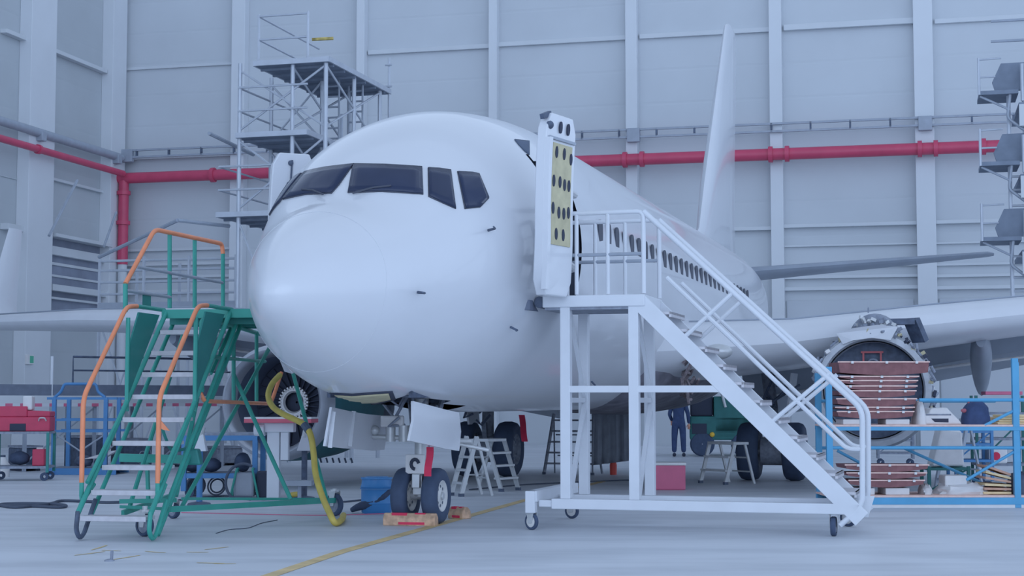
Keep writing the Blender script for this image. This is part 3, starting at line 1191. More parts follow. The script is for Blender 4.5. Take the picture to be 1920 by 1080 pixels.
for nm, mt_, cnt, rr in (('pipework', M['mid'], 46, .022), ('white_fittings', M['plastic'], 26, .035), ('yellow_brackets', M['primer'], 24, .035), ('dark_fittings', M['hole'], 30, .04)):
    m_ = MB()
    for i in range(cnt):
        t = random.uniform(-.5, pi + .5)
        r = random.uniform(.88, 1.02)
        y = random.uniform(-.1, .35)
        t2 = t + random.uniform(-.22, .22)
        p, q = EP(r * cos(t), y, Z1 + r * sin(t)), EP(random.uniform(.88, 1.03) * cos(t2), y + random.uniform(-.1, .1), Z1 + random.uniform(.88, 1.03) * sin(t2))
        if nm == 'pipework':
            m_.path([p, (p + q) / 2 - AC.b * .05, q], rr, 6)
        else:
            m_.beam(p, p + (q - p) * .45 + AC.b * .01, rr * random.uniform(.8, 2.2), rr * 1.5, up=AC.b)
    tag(m_.build(nm, mt_, pe), None, None, None, 'stuff')
# pylon nose with its open equipment
m_ = MB()
rg = []
for y, w, h in ((.3, .40, .42), (.75, .44, .46), (2.0, .4, .42), (3.2, .3, .34)):
    rg.append([EP(w * cos(t), y, Z1 + .82 + h * max(0, sin(t))) for t in [pi * k / 14 for k in range(15)]])
m_.loft(rg)
m_.build('pylon', M['mid'], pe, sm=40)
m_ = MB()
for i in range(18):
    t = random.uniform(.1, pi - .1)
    r = random.uniform(.1, .42)
    p = EP(r * cos(t), .24, Z1 + .84 + r * sin(t) * .95)
    m_.beam(p, p + Vector((random.uniform(-.08, .08), -.03, random.uniform(-.08, .08))), random.uniform(.02, .06), .05)
tag(m_.build('pylon_equipment', M['alu'], pe), None, None, None, 'stuff')
m_ = MB()
for i in range(18):
    t = random.uniform(.1, pi - .1)
    r = random.uniform(.1, .46)
    p = EP(r * cos(t), .22, Z1 + .84 + r * sin(t) * .95)
    m_.beam(p, p + Vector((random.uniform(-.1, .1), -.03, random.uniform(-.08, .08))), random.uniform(.02, .05), .05)
tag(m_.build('pylon_wiring', M['mid'], pe), None, None, None, 'stuff')
m_ = MB()
m_.prism([EP(-.56, -.1, Z1 + .92), EP(-.46, -.1, Z1 + .74), EP(-.3, -.12, Z1 + .8), EP(0, -.14, Z1 + .84), EP(.3, -.1, Z1 + .8), EP(.42, -.1, Z1 + 1.02), EP(.1, -.12, Z1 + 1.05), EP(-.3, -.12, Z1 + 1.0)], AC.b * .06)
m_.build('mount_plate', M['plane'], pe)
m_ = MB()
q = [W(1662, 604, 26.6), W(1711, 603, 26.6), W(1726, 640, 26.7)]
m_.beam(q[0], q[1], .3, .1)
m_.beam(q[1] + Vector((-.02, 0, .04)), q[2], .3, .1)
m_.build('strut_frame', M['dark'], pe)
# ------------------------------------------------------------------ white boarding stairs (right)
o_ = W(1062, 930, 19.0)
WS = Frame((o_.x, o_.y, 0), 16.3)
ws = thing('boarding_stairs', WS, 'white wheeled boarding stairs with platform at the open front door of the airliner', 'stairs')
wp = M['whitep']


def wsp(px, py, b=0.0):
    return WS.onb(px, py, b)


m_ = MB()
m_.box(WS, -.17, 3.4, -.06, .06, .25, .37)
m_.box(WS, -.3, 3.4, .84, .96, .25, .37)
m_.box(WS, -.47, -.33, -.12, 1.92, .33, .46)
m_.box(WS, -.47, -.35, -.14, -.02, .2, .46)
m_.box(WS, -.33, -.17, -.04, .04, .27, .35)
m_.box(WS, 3.06, 3.2, 0, 1.85, .24, .36)
m_.build('base_frame', wp, ws, bevel=.01)
m_ = MB()
for a in (0, .827):
    for b in (0, .9):
        m_.box(WS, a - .06, a + .06, b - .06, b + .06, .37, 2.66)
each(m_, 'post', wp, ws, bevel=.008)
m_ = MB()
m_.box(WS, 0, 1.98, -.055, .055, 1.62, 1.7)
m_.box(WS, -.03, .03, 0, .9, 1.5, 1.56)
m_.box(WS, .8, .86, 0, .9, 1.5, 1.56)
each(m_, 'cross_rail', wp, ws, bevel=.005)
m_ = MB()
for a in (0.02, .85):
    m_.beam(WS(a, .08, .37), WS(a, .86, 1.5), .05, .06)
    m_.beam(WS(a, .86, 1.55), WS(a, .1, 2.6), .04, .05)
each(m_, 'diagonal_brace', wp, ws)
m_ = MB()
m_.box(WS, -.27, .97, -.08, 1.0, 2.63, 2.77)
pf = m_.build('platform', wp, ws, bevel=.012)
m_ = MB()
m_.box(WS, -.25, .95, -.05, .97, 2.6, 2.64)
m_.build('platform_underside', M['mid'], pf)
MB().cyl(WS(-.32, -.02, 2.7), WS(-.32, .9, 2.7), .07, 14).build('bumper', M['dark'], pf, sm=40)
for b in (-.03, .93):
    p0, p1 = WS(.9, b, 2.68), WS(3.42, b, .2)
    n = Vector((0, 0, 1))
    MB().beam(p0, p1, .06, .2).build('stringer', wp, ws, bevel=.006)
for i in range(11):
    a, z = 1.14 + .2095 * i, 2.53 - .2065 * i
    m_ = MB()
    m_.box(WS, a - .13, a + .13, .0, .9, z, z + .035)
    m_.box(WS, a + .1, a + .13, .0, .9, z - .03, z + .035)
    m_.build('tread', M['tread'], ws, bevel=.005)
tops = []
for b in (-.03, .93):
    nm = 'handrail'
    sh = 0 if b < 0 else 0
    p = [WS.inv(wsp(*q, -.03)) for q in ((1362, 540), (1617, 768), (1617, 948), (1575, 985))]
    pts = [WS(q.x, b, q.z) for q in p]
    hr = MB().path(fillet([WS(.95, b, 3.75)] + [pts[1] * 1.0, pts[2], pts[3]], .12, 4), .032, 10).build(nm, wp, ws, sm=40)
    q = [WS.inv(wsp(*q, -.03)) for q in ((1250, 520), (1588, 842), (1617, 842))]
    pts = [WS(v.x, b, v.z) for v in q]
    MB().path(fillet(pts, .1, 4), .026, 8).build('middle_rail', wp, hr, sm=40)
    for pa, pb in (((1272, 642), (1375, 548)), ((1436, 800), (1556, 700))):
        q0, q1 = WS.inv(wsp(*pa, -.03)), WS.inv(wsp(*pb, -.03))
        MB().tube(WS(q0.x, b, q0.z), WS(q1.x, b, q1.z), .026, 8).build('rail_post', wp, hr, sm=40)
    # platform guard
    gr = MB().path(fillet([WS(-.22, b, 2.78), WS(-.22, b, 3.75), WS(.95, b, 3.75), WS(.95, b, 2.78)], .08, 4), .028, 10).build('guard_rail', wp, ws, sm=40)
    MB().tube(WS(-.22, b, 3.25), WS(.95, b, 3.25), .022, 8).build('middle_bar', M['grey'], gr, sm=40)
    m_ = MB()
    for a in (.14, .52):
        m_.tube(WS(a, b, 2.78), WS(a, b, 3.75), .024, 8)
    each(m_, 'upright', wp, gr, sm=40)


def caster(parent, fr, a, b, ztop, r=.11, w=.05, yaw=0.0, rimmat='rim'):
    c = fr(a, b, r)
    ax = (fr.a * sin(yaw) + fr.b * cos(yaw)).normalized()
    fw = Vector((-ax.y, ax.x, 0))
    m_ = MB()
    m_.lathe([(-w / 2, r * .7), (-w / 2, r * .92), (-w * .3, r), (w * .3, r), (w / 2, r * .92), (w / 2, r * .7)], c, ax, 24)
    cw = m_.build('caster', M['tyre'], parent, sm=40)
    m_ = MB()
    m_.lathe([(-w * .55, .01), (-w * .55, r * .3), (-w * .4, r * .7), (w * .4, r * .7), (w * .55, r * .3), (w * .55, .01)], c, ax, 24)
    m_.build('hub', M[rimmat], cw, sm=40)
    m_ = MB()
    tp = fr(a, b, ztop) - fw * .02
    for s_ in (1, -1):
        m_.prism([c + ax * s_ * w * .75 + fw * .03 - Vector((0, 0, .02)), c + ax * s_ * w * .75 - fw * .03 - Vector((0, 0, .02)), Vector((c.x, c.y, r * 2 + .03)) + ax * s_ * w * .75 - fw * .06, Vector((c.x, c.y, r * 2 + .03)) + ax * s_ * w * .75 + fw * .06], ax * .008)
    m_.cyl(Vector((c.x, c.y, r * 2 + .02)), Vector((c.x, c.y, r * 2 + .05)), .06, 12)
    m_.cyl(Vector((c.x, c.y, r * 2 + .04)), Vector((c.x, c.y, max(ztop, r * 2 + .06))), .03, 10)
    m_.build('fork', M['alu'], cw)
    return cw


caster(ws, WS, -.41, -.06, .3, .1, .045, .5)
caster(ws, WS, -.40, 1.85, .34, .1, .045, .3)
caster(ws, WS, 3.1, .05, .26, .11, .06, 1.6, 'mid')
caster(ws, WS, 3.15, 1.5, .26, .11, .06, .5)
m_ = MB()
m_.prism([wsp(1590, 930, .1), wsp(1640, 930, .1), wsp(1628, 970, .1), wsp(1612, 968, .1)], WS.b * .02)
m_.build('foot_plate', wp, ws)

# ------------------------------------------------------------------ green and orange rolling stairs (left)
GS = Frame((-4.31, 17.6, 0), 10.0)
gs = thing('rolling_access_stairs', GS, 'green and orange wheeled access stairs with grey treads beside the nose', 'stairs')
gm, om = M['green'], M['orange']
DB, DZ, Z0_ = .27, .265, .25
for i in range(9):
    b, z = DB * i, Z0_ + DZ * i
    m_ = MB()
    m_.box(GS, -.38, .38, b - .13, b + .13, z - .02, z + .02)
    m_.box(GS, -.38, .38, b - .14, b - .12, z - .035, z + .022)
    m_.build('tread', M['tread'], gs, bevel=.005)
for a in (-.42, .42):
    # curved foot, stringer and the parallel rear leg
    pts = [GS(a, .34, .42), GS(a, .06, .06), GS(a, -.05, .02), GS(a, -.14, .12), GS(a, -.1, .32)]
    MB().path(fillet(pts, .12, 4), .026, 8).build('foot', M['dark'] if a < 0 else gm, gs, sm=40)
    MB().tube(GS(a, -.1, .3), GS(a, 2.3, 2.62), .03, 10).build('stringer', gm, gs, sm=40)
    MB().tube(GS(a, .18, .2), GS(a, 2.62, 2.58), .026, 10).build('stringer', gm, gs, sm=40)
    # handrail
    ah = a * 1.06 - .04
    hp = fillet([GS(ah, .12, .62), GS(ah, .12, 1.56), GS(ah, 1.25, 2.64), GS(ah, 1.55, 2.66)], .14, 5)
    hr = MB().path(hp, .028, 10).build('handrail', om, gs, sm=40)
    m_ = MB()
    m_.path(fillet([GS(ah, .12, .64), GS(ah, .12, .4), GS(a, .3, .6)], .08, 3), .026, 8)
    m_.build('rail_socket', gm, hr, sm=40)
    m_ = MB()
    m_.tube(GS(ah, 1.55, 2.66), GS(ah, 2.4, 2.66), .026, 8)
    m_.build('rail_end', gm, hr, sm=40)
    m_ = MB()
    m_.tube(GS(a, 1.15, 2.5), GS(a, 1.15, 1.4), .026, 8)
    m_.tube(GS(a, 1.15, 1.5), GS(a, .12, .62), .024, 8)
    each(m_, 'side_post', gm, gs, sm=40)
    m_ = MB()
    m_.prism([GS(a, 1.18, 1.62), GS(a, 1.18, 2.2), GS(a, 1.42, 2.58), GS(a, 2.05, 2.58)], GS.a * .02)
    m_.build('side_plate', M['greend'], gs)
# platform
m_ = MB()
m_.box(GS, -.47, .95, 2.3, 4.1, 2.59, 2.64)
pf = m_.build('platform', gm, gs, bevel=.01)
m_ = MB()
m_.box(GS, -.44, .92, 2.33, 4.07, 2.635, 2.65)
m_.build('deck_grating', M['tread'], pf)
m_ = MB()
for b in (2.5, 3.1, 3.7):
    m_.box(GS, -.44, .92, b - .03, b + .03, 2.48, 2.57)
each(m_, 'deck_joist', M['greend'], pf)
m_ = MB()
m_.box(GS, -.47, .95, 2.28, 2.32, 2.55, 2.66)
m_.box(GS, .93, .97, 2.3, 4.1, 2.5, 2.66)
each(m_, 'deck_edge', gm, pf)
# guard round the far-left side of the platform
tA, tB, tC = W(290, 430, 20.35), W(416, 457, 22.1), W(235, 530, 19.55)
bB = W(418, 575, 22.1)
gr = MB().path(fillet([W(235, 532, 19.55), tA, tB, W(418, 476, 22.1)], .12, 5), .03, 10).build('guard_rail', om, gs, sm=40)
m_ = MB()
m_.tube(W(235, 532, 19.55), W(235, 585, 19.55), .03, 8)
m_.tube(W(418, 476, 22.1), bB, .028, 8)
m_.tube(W(318, 437, 20.75), W(318, 578, 20.75), .028, 8)
m_.tube(W(365, 446, 21.4), W(365, 577, 21.4), .028, 8)
each(m_, 'guard_post', gm, gr, sm=40)
m_ = MB()
m_.tube(W(257, 500, 19.9), W(418, 530, 22.1), .022, 8)
m_.tube(W(237, 545, 19.55), W(319, 557, 20.75), .022, 8)
each(m_, 'guard_bar', M['grey'], gr, sm=40)
m_ = MB()
m_.prism([W(267, 552, 20.0), W(282, 555, 20.2), W(282, 580, 20.2), W(267, 580, 20.0)], GS.b * .02)
m_.build('toe_plate', M['greend'], gr)
# folded side guard hanging on the nose side
gh = MB().path(fillet([W(375, 735, 19.0), W(383, 752, 19.0), W(508, 757, 22.3), W(528, 698, 22.5)], .12, 5), .026, 10).build('folding_guard', om, gs, sm=40)
m_ = MB()
m_.path(fillet([W(378, 735, 19.0), W(378, 600, 19.0), W(392, 596, 19.1), W(490, 627, 22.3)], .14, 5), .03, 10)
m_.tube(W(438, 612, 20.5), W(438, 755, 20.5), .026, 8)
m_.tube(W(481, 622, 21.9), W(481, 755, 21.9), .026, 8)
m_.tube(W(380, 668, 19.0), W(497, 678, 22.2), .022, 8)
each(m_, 'guard_bar', gm, gh, sm=40)
# legs and braces down to the wheeled base
m_ = MB()
for pa, pb in (((455, 600, 20.5), (296, 1003, 18.1)), ((512, 640, 21.8), (342, 948, 19.0)), ((547, 690, 22.0), (612, 935, 20.6)), ((437, 700, 20.6), (545, 936, 20.2)),
               ((478, 598, 21.6), (512, 640, 21.8)), ((345, 622, 20.6), (240, 960, 18.9)), ((400, 610, 20.0), (330, 930, 18.6)), ((440, 600, 21.0), (395, 700, 20.0))):
    m_.tube(W(*pa), W(*pb), .027, 8)
each(m_, 'leg_brace', gm, gs, sm=40)
m_ = MB()
for pa, pb, w in (((318, 955, 18.3), (628, 938, 21.3), .065), ((225, 940, 19.0), (330, 938, 18.7), .05), ((330, 955, 18.4), (225, 950, 18.6), .035), ((230, 962, 18.4), (320, 930, 20.0), .06),
                  ((340, 935, 20.3), (628, 936, 21.4), .035)):
    m_.beam(W(*pa), W(*pb), w * .6, w)
each(m_, 'base_beam', gm, gs)
m_ = MB()
m_.beam(W(225, 858, 19.6), W(375, 862, 19.4), .05, .1)
m_.beam(W(276, 865, 19.6), W(278, 935, 19.6), .04, .04)
each(m_, 'cross_beam', gm, gs)
m_ = MB()
m_.prism([W(344, 842, 18.9), W(370, 842, 18.9), W(376, 872, 18.9), W(340, 872, 18.9)], Vector((0, .2, 0)))
m_.build('control_box', M['greend'], gs, bevel=.02)
m_ = MB()
m_.path(smooth([W(303, 800, 18.2), W(312, 825, 18.3), W(322, 843, 18.5), W(345, 842, 18.8), W(362, 832, 18.9)], 5), .02, 6)
m_.build('control_cable', M['greend'], gs)
m_ = MB()
m_.prism([W(296, 782, 18.0), W(318, 808, 18.0), W(306, 806, 18.0), W(296, 800, 18.0)], Vector((0, .03, 0)))
m_.build('rail_catch', om, gs)
for px, py, r, yw in ((271, 988, .125, .45), (325, 958, .1, .4), (627, 946, .15, .55)):
    d = None
    p = G(px, py + r * 2995 / 19.0 * .9)
    c = GS.inv(p)
    caster(gs, GS, c.x, c.y, .34, r, .07, yw, 'mid')
# ------------------------------------------------------------------ things round the aircraft


def streamer(p, q, label, w=.09):
    p, q = Vector(p), Vector(q)
    m_ = MB()
    n = 7
    rows = []
    for i in range(n):
        t = i / (n - 1)
        c = p + (q - p) * t + AC.b * .02 * sin(t * 6)
        rows.append([c - AC.a * w / 2, c + AC.a * w / 2, c + AC.a * w / 2 + AC.b * .008, c - AC.a * w / 2 + AC.b * .008])
    m_.loft(rows)
    o = m_.build('warning_streamer', M['streamer'])
    return tag(o, label, 'warning streamer')


streamer(W(806, 838, 19.25), W(802, 893, 19.25), 'red cloth warning streamer hanging above the nose wheels')
streamer(W(978, 778, 31.1), W(984, 828, 30.6), 'red warning streamer hanging in front of the far main wheel', .12)


def chock(px, py, L, yaw, label, d):
    p = G(px, py)
    fr = Frame((p.x, p.y, 0), yaw)
    t = thing('wheel_chock', fr, label, 'wheel chock', None)
    m_ = MB()
    m_.prism([fr(-L / 2, -.09, 0), fr(-L / 2, .09, 0), fr(-L / 2, .07, .1), fr(-L / 2, .02, .15), fr(-L / 2, -.04, .15), fr(-L / 2, -.09, .09)], fr.a * L)
    m_.build('timber', M['chock'], t, bevel=.012)
    m_ = MB()
    m_.box(fr, -L * .34, -L * .05, -.065, -.0, .122, .154)
    m_.box(fr, -L * .2, L * .3, -.094, -.085, .015, .045)
    m_.box(fr, L * .1, L * .3, -.05, -.0, .122, .154)
    each(m_, 'red_paint', M['streamer'], t)
    return t


chock(770, 985, .66, 12, 'long worn red and timber chock lying in front of the nose wheels', 0)
chock(862, 972, .26, 40, 'short worn timber chock behind the right-hand nose wheel', 0)

# yellow air hose and its stray hook-up
pts = [W(525, 703, 21.8), W(510, 720, 21.6), W(503, 742, 21.4), W(511, 762, 21.2), W(530, 776, 21.0), W(560, 790, 20.8), W(574, 800, 20.7), W(583, 818, 20.6), W(588, 850, 20.5), W(592, 890, 20.3), W(604, 930, 20.0),
       W(618, 962, 19.6), G(628, 980, .05), G(640, 975, .05), G(644, 966, .05)]
o = MB().path(smooth(pts, 5), .04, 10).build('air_hose', M['hose'], sm=50)
tag(o, 'thick yellow air hose hanging down from the orange guard to the floor', 'hose')
m_ = MB()
m_.tube(W(570, 796, 20.72), W(579, 808, 20.66), .05, 10)
m_.build('hose_coupling', M['dark'], o)

# blue drum and the black cover thrown against it
p = G(706, 962)
fr = Frame((p.x, p.y, 0), 16)
t = thing('drum', fr, 'blue plastic drum standing left of the nose wheels', 'drum')
m_ = MB()
m_.lathe([(0, .19), (.02, .205), (.12, .21), (.14, .22), (.16, .21), (.34, .21), (.36, .222), (.38, .21), (.46, .2), (.48, .17)], fr(0, 0, 0), (0, 0, 1), 28, caps=True)
m_.build('barrel', M['drum'], t, sm=35)
m_ = MB()
m_.lathe([(.462, .2), (.462, .215), (.485, .215), (.485, .16), (.495, .15), (.495, .01)], fr(0, 0, 0), (0, 0, 1), 28)
m_.build('lid', M['drum'], t, sm=35)
m_ = MB()
m_.lathe([(.325, .212), (.325, .226), (.34, .226), (.34, .212)], fr(0, 0, 0), (0, 0, 1), 28)
m_.build('hoop', M['blued'], t, sm=35)
pts = [W(660, 956, 21.9), W(676, 949, 21.8), W(698, 944, 21.75), W(716, 932, 21.75), W(732, 919, 21.8)]
o = MB().path(smooth(pts, 5), lambda t: .035 + .03 * sin(pi * t), 9).build('black_cover', M['black'], sm=50)
tag(o, 'rumpled black cover lying over the foot of the blue drum', 'cover')


def a_ladder(name, label, fr, w, h, spread, steps, mt, platform=False, rear=True, wst=.08, cat='ladder', group=None, flare=.0):
    t = thing(name, fr, label, cat, group)
    for s_ in (-1, 1):
        MB().beam(fr(s_ * (w / 2 + flare), -spread, 0.02), fr(s_ * w / 2, -.12 if platform else 0, h), .035, .07).build('rail', mt, t)
        m_ = MB()
        m_.box(fr, s_ * (w / 2 + flare) - .03, s_ * (w / 2 + flare) + .03, -spread - .04, -spread + .04, 0, .05)
        m_.build('foot', M['dark'], t)
        if rear:
            MB().beam(fr(s_ * (w / 2 + flare), spread, 0.0), fr(s_ * w / 2, .12 if platform else 0, h), .03, .045).build('rear_leg', mt, t)
    for i in range(1, steps + 1):
        z = h * i / (steps + (0 if platform else .6))
        if platform and i == steps:
            m_ = MB()
            m_.box(fr, -w / 2 - .02, w / 2 + .02, -.16, .2, h - .02, h + .03)
            m_.build('top_platform', mt, t, bevel=.006)
            continue
        q = z / h
        b = -spread * (1 - q) + (-.12 * q if platform else 0)
        ww = w / 2 + flare * (1 - q)
        m_ = MB()
        m_.box(fr, -ww, ww, b - wst, b + wst, z - .015, z + .02)
        m_.build('step', mt, t)
    if rear:
        m_ = MB()
        for q in (.3, .65):
            b = spread * (1 - q) + (.12 * q if platform else 0)
            m_.tube(fr(-w / 2, b, h * q), fr(w / 2, b, h * q), .015, 6)
        each(m_, 'rear_bar', mt, t)
    return t


p = G(884, 930)
a_ladder('step_ladder', 'narrow aluminium step ladder standing right behind the nose wheels', Frame((p.x, p.y + .1, 0), 60), .34, .95, .28, 4, M['alu'], wst=.05)
p = G(918, 920)
fr = Frame((p.x, p.y + .15, 0), -55)
a_ladder('work_steps', 'aluminium work steps with treads leaning to the right behind the nose wheels', fr, .5, .85, .42, 4, M['alu'], True)
p = G(1076, 890)
a_ladder('step_ladder', 'tall dark step ladder seen between the posts of the white stairs', Frame((p.x, p.y + .3, 0), 20), .85, 1.25, .35, 5, M['mid'], wst=.06, flare=.1)
p = G(1368, 908)
t = a_ladder('work_steps', 'low aluminium work steps under the wing beside the main wheels', Frame((p.x, p.y + .3, 0), 58), .72, .74, .34, 3, M['alu'], True)

# canvas sheet hung below the belly
m_ = MB()
p0, p1 = W(1112, 768, 33), W(1188, 768, 33.3)
rows = []
for j in range(7):
    r = []
    for i in range(17):
        t = i / 16
        q = p0 + (p1 - p0) * t
        r.append(Vector((q.x + j * .008 * (t - .5), q.y + .06 * sin(i * 1.9) * (.4 + j / 8), 1.45 - j * (1.45 - .2 - .1 * t) / 6)))
    rows.append(r)
m_.loft(rows, closed_ring=False, caps=False)
o = m_.build('canvas_sheet', M['tarp'], sm=60, solid=.01)
tag(o, 'stained grey canvas sheet hanging under the belly behind the white stairs', 'canvas sheet')
# small red floor extinguisher
p = G(1150, 890)
fr = Frame((p.x, p.y, 0), 0)
t = thing('fire_bottle', fr, 'tiny red and dark bottle standing on the floor under the belly', 'bottle')
m_ = MB()
m_.lathe([(0, .07), (.2, .075), (.3, .05), (.34, .03), (.4, .03)], fr(0, 0, 0), (0, 0, 1), 14, caps=True)
m_.build('cylinder_body', mat('orange_red', (176, 70, 70), .5), t, sm=40)
MB().cyl(fr(0, 0, .36), fr(0, 0, .44), .04, 10).build('valve', M['dark'], t)

# red cool box with white lid
p = G(1256, 919)
fr = Frame((p.x, p.y, 0), 3)
t = thing('cool_box', fr, 'faded red plastic box with a white lid behind the white stairs', 'box')
m_ = MB()
m_.box(fr, -.27, .27, 0, .36, 0, .43)
m_.build('box_body', M['pink'], t, bevel=.025)
m_ = MB()
m_.box(fr, -.285, .285, -.015, .375, .42, .47)
m_.build('lid', M['plastic'], t, bevel=.015)

# green tow tug in the background
p = G(1346, 856)
fr = Frame((p.x, p.y, 0), 6)
t = thing('tow_tug', fr, 'dark green towing tractor parked beyond the main wheels', 'tractor')
m_ = MB()
m_.box(fr, -.76, .95, 0, 2.2, .45, 1.1)
m_.box(fr, -.1, .95, 0, 1.2, .5, 1.65)
m_.build('chassis', M['tractorg'], t, bevel=.04)
m_ = MB()
m_.prism([fr(.2, .1, 1.5), fr(.7, .1, 1.5), fr(.6, .2, 2.05), fr(.3, .2, 2.05)], fr.b * .9)
m_.build('cab', M['tractorg'], t, bevel=.04)
m_ = MB()
m_.box(fr, -.74, -.12, .1, 1.6, 1.1, 2.0)
m_.build('body_opening', M['hole'], t, bevel=.05)  # opening in the tug body, its darkness put into a solid box
m_ = MB()
m_.box(fr, -.7, -.3, -.02, .1, .62, .9)
m_.build('grille', M['hole'], t)
MB().ball(fr(-.15, -.02, .6), .07).build('marker_lamp', M['amber'], t, sm=60)
MB().tube(fr(.12, -.02, 1.75), fr(.22, -.02, 1.35), .04, 8).build('exhaust', M['alu'], t)
for a in (-.42, .7):
    m_ = MB()
    m_.lathe([(0, .01), (0, .3), (.04, .34), (.2, .34), (.24, .3), (.24, .1)], fr(a, -.02, .34), fr.b, 22)
    m_.build('tractor_wheel', M['tyre'], t, sm=40)

# tall dark equipment cabinet row in shadow behind
p = G(1385, 862)
fr = Frame((p.x - .2, p.y + 3.2, 0), 14)

# worker in navy overalls under the fuselage, head behind the belly
p = G(1273, 856)
fr = Frame((p.x, p.y, 0), 10)
t = thing('person', fr, 'worker in navy overalls standing under the belly with back turned', 'person')


def limb(chain, mt, name, parent, n=12):
    m_ = MB()
    pts = [c[0] for c in chain]
    rr = [c[1] for c in chain]
    sp = smooth(pts, 4)
    k = len(sp) - 1

    def r(tt):
        x = tt * (len(rr) - 1)
        i = min(int(x), len(rr) - 2)
        f = x - i
        return rr[i] + (rr[i + 1] - rr[i]) * f
    m_.path(sp, r, n)
    return m_.build(name, mt, parent, sm=60)


def skin_body(name, verts, edges, mt, parent, root=0):
    me = bpy.data.meshes.new(name)
    Mi = parent.matrix_world.inverted()
    me.from_pydata([Mi @ v for v, r in verts], edges, [])
    o = bpy.data.objects.new(name, me)
    COL.objects.link(o)
    o.parent = parent
    md = o.modifiers.new('skin', 'SKIN')
    md.use_smooth_shade = True
    for i, (v, r) in enumerate(verts):
        me.skin_vertices[0].data[i].radius = (r if isinstance(r, tuple) else (r, r))
        me.skin_vertices[0].data[i].use_root = (i == root)
    sb = o.modifiers.new('sub', 'SUBSURF')
    sb.levels = 2
    sb.render_levels = 2
    me.materials.append(mt)
    return o


def add_skin_layer(me):
    pass


def body(fr, mt, parent):
    V = [(fr(0, 0, .95), (.17, .12)), (fr(0, 0, 1.12), (.15, .11)), (fr(0, .01, 1.3), (.18, .12)), (fr(0, .01, 1.43), (.15, .1)), (fr(0, .0, 1.5), (.06, .06)), (fr(0, -.01, 1.56), (.055, .055)),
         (fr(-.18, .01, 1.42), .075), (fr(-.25, -.02, 1.15), .058), (fr(-.2, .2, .98), .045),
         (fr(.18, .01, 1.42), .075), (fr(.26, .0, 1.15), .058), (fr(.27, .1, .9), .045),
         (fr(-.1, 0, .86), .11), (fr(-.12, .0, .5), .085), (fr(-.13, .03, .1), .07),
         (fr(.1, 0, .86), .11), (fr(.12, .0, .5), .085), (fr(.13, .03, .1), .07)]
    E_ = [(0, 1), (1, 2), (2, 3), (3, 4), (4, 5), (3, 6), (6, 7), (7, 8), (3, 9), (9, 10), (10, 11), (0, 12), (12, 13), (13, 14), (0, 15), (15, 16), (16, 17)]
    me = bpy.data.meshes.new('overalls')
    Mi = parent.matrix_world.inverted()
    me.from_pydata([Mi @ v for v, r in V], E_, [])
    o = bpy.data.objects.new('overalls', me)
    COL.objects.link(o)
    o.parent = parent
    md = o.modifiers.new('skin', 'SKIN')
    md.use_smooth_shade = True
    if not me.skin_vertices:
        bm = bmesh.new()
        bm.from_mesh(me)
        bm.verts.layers.skin.verify()
        bm.to_mesh(me)
        bm.free()
    for i, (v, r) in enumerate(V):
        sv = me.skin_vertices[0].data[i]
        sv.radius = r if isinstance(r, tuple) else (r, r)
        sv.use_root = (i == 0)
    sb = o.modifiers.new('sub', 'SUBSURF')
    sb.levels = 2
    sb.render_levels = 2
    me.materials.append(mt)
    return o


body(fr, M['navy'], t)
m_ = MB()
m_.ball(fr(0, -.01, 1.66), .078, .098, .12, n=18, m=12, fr=fr)
m_.ball(fr(-.078, 0, 1.65), .014, .025, .032, n=8, m=6, fr=fr)
m_.ball(fr(.078, 0, 1.65), .014, .025, .032, n=8, m=6, fr=fr)
m_.ball(fr(0, .095, 1.645), .014, .022, .022, n=8, m=6, fr=fr)
m_.build('head', M['skin'], t, sm=60)
MB().ball(fr(0, -.022, 1.695), .085, .1, .105, n=18, m=12, fr=fr).build('hair', M['hole'], t, sm=60)
for s_ in (-1, 1):
    m_ = MB()
    m_.ball(fr(.13 * s_, .07, .045), .05, .14, .055, n=14, m=8, fr=fr)
    m_.build('boot', M['hole'], t, sm=60)
    hx = fr(-.2, .22, .95) if s_ < 0 else fr(.27, .11, .85)
    m_ = MB()
    m_.ball(hx, .042, .025, .05, n=10, m=8, fr=fr)
    for k in range(4):
        q = hx + fr.a * (.027 - .018 * k) - Vector((0, 0, .045))
        m_.path([q, q + Vector((0, 0, -.035)) + fr.b * .005, q + Vector((0, 0, -.06 + .006 * abs(k - 1.5))) + fr.b * .018], .009, 6)
    q = hx - fr.a * .038 * s_
    m_.path([q, q - fr.a * .02 * s_ - Vector((0, 0, .03)), q - fr.a * .02 * s_ - Vector((0, 0, .055))], .01, 6)
    m_.build('hand', M['skin'], t, sm=60)

# ------------------------------------------------------------------ blue two-deck rack with stripped panels (right)
DR = 23.0
x0, x1 = W(1556, 900, DR).x, W(1907, 900, DR).x
BR = Frame((x0, DR, 0), 0.0)
LW = x1 - x0
rk = thing('work_rack', BR, 'light blue two-deck tube rack loaded with brown panels in front of the stripped engine', 'rack')
bl = M['blue']


def zr(py, d=DR):
    return CAM_H + (HORIZ - py) * d / F_PX


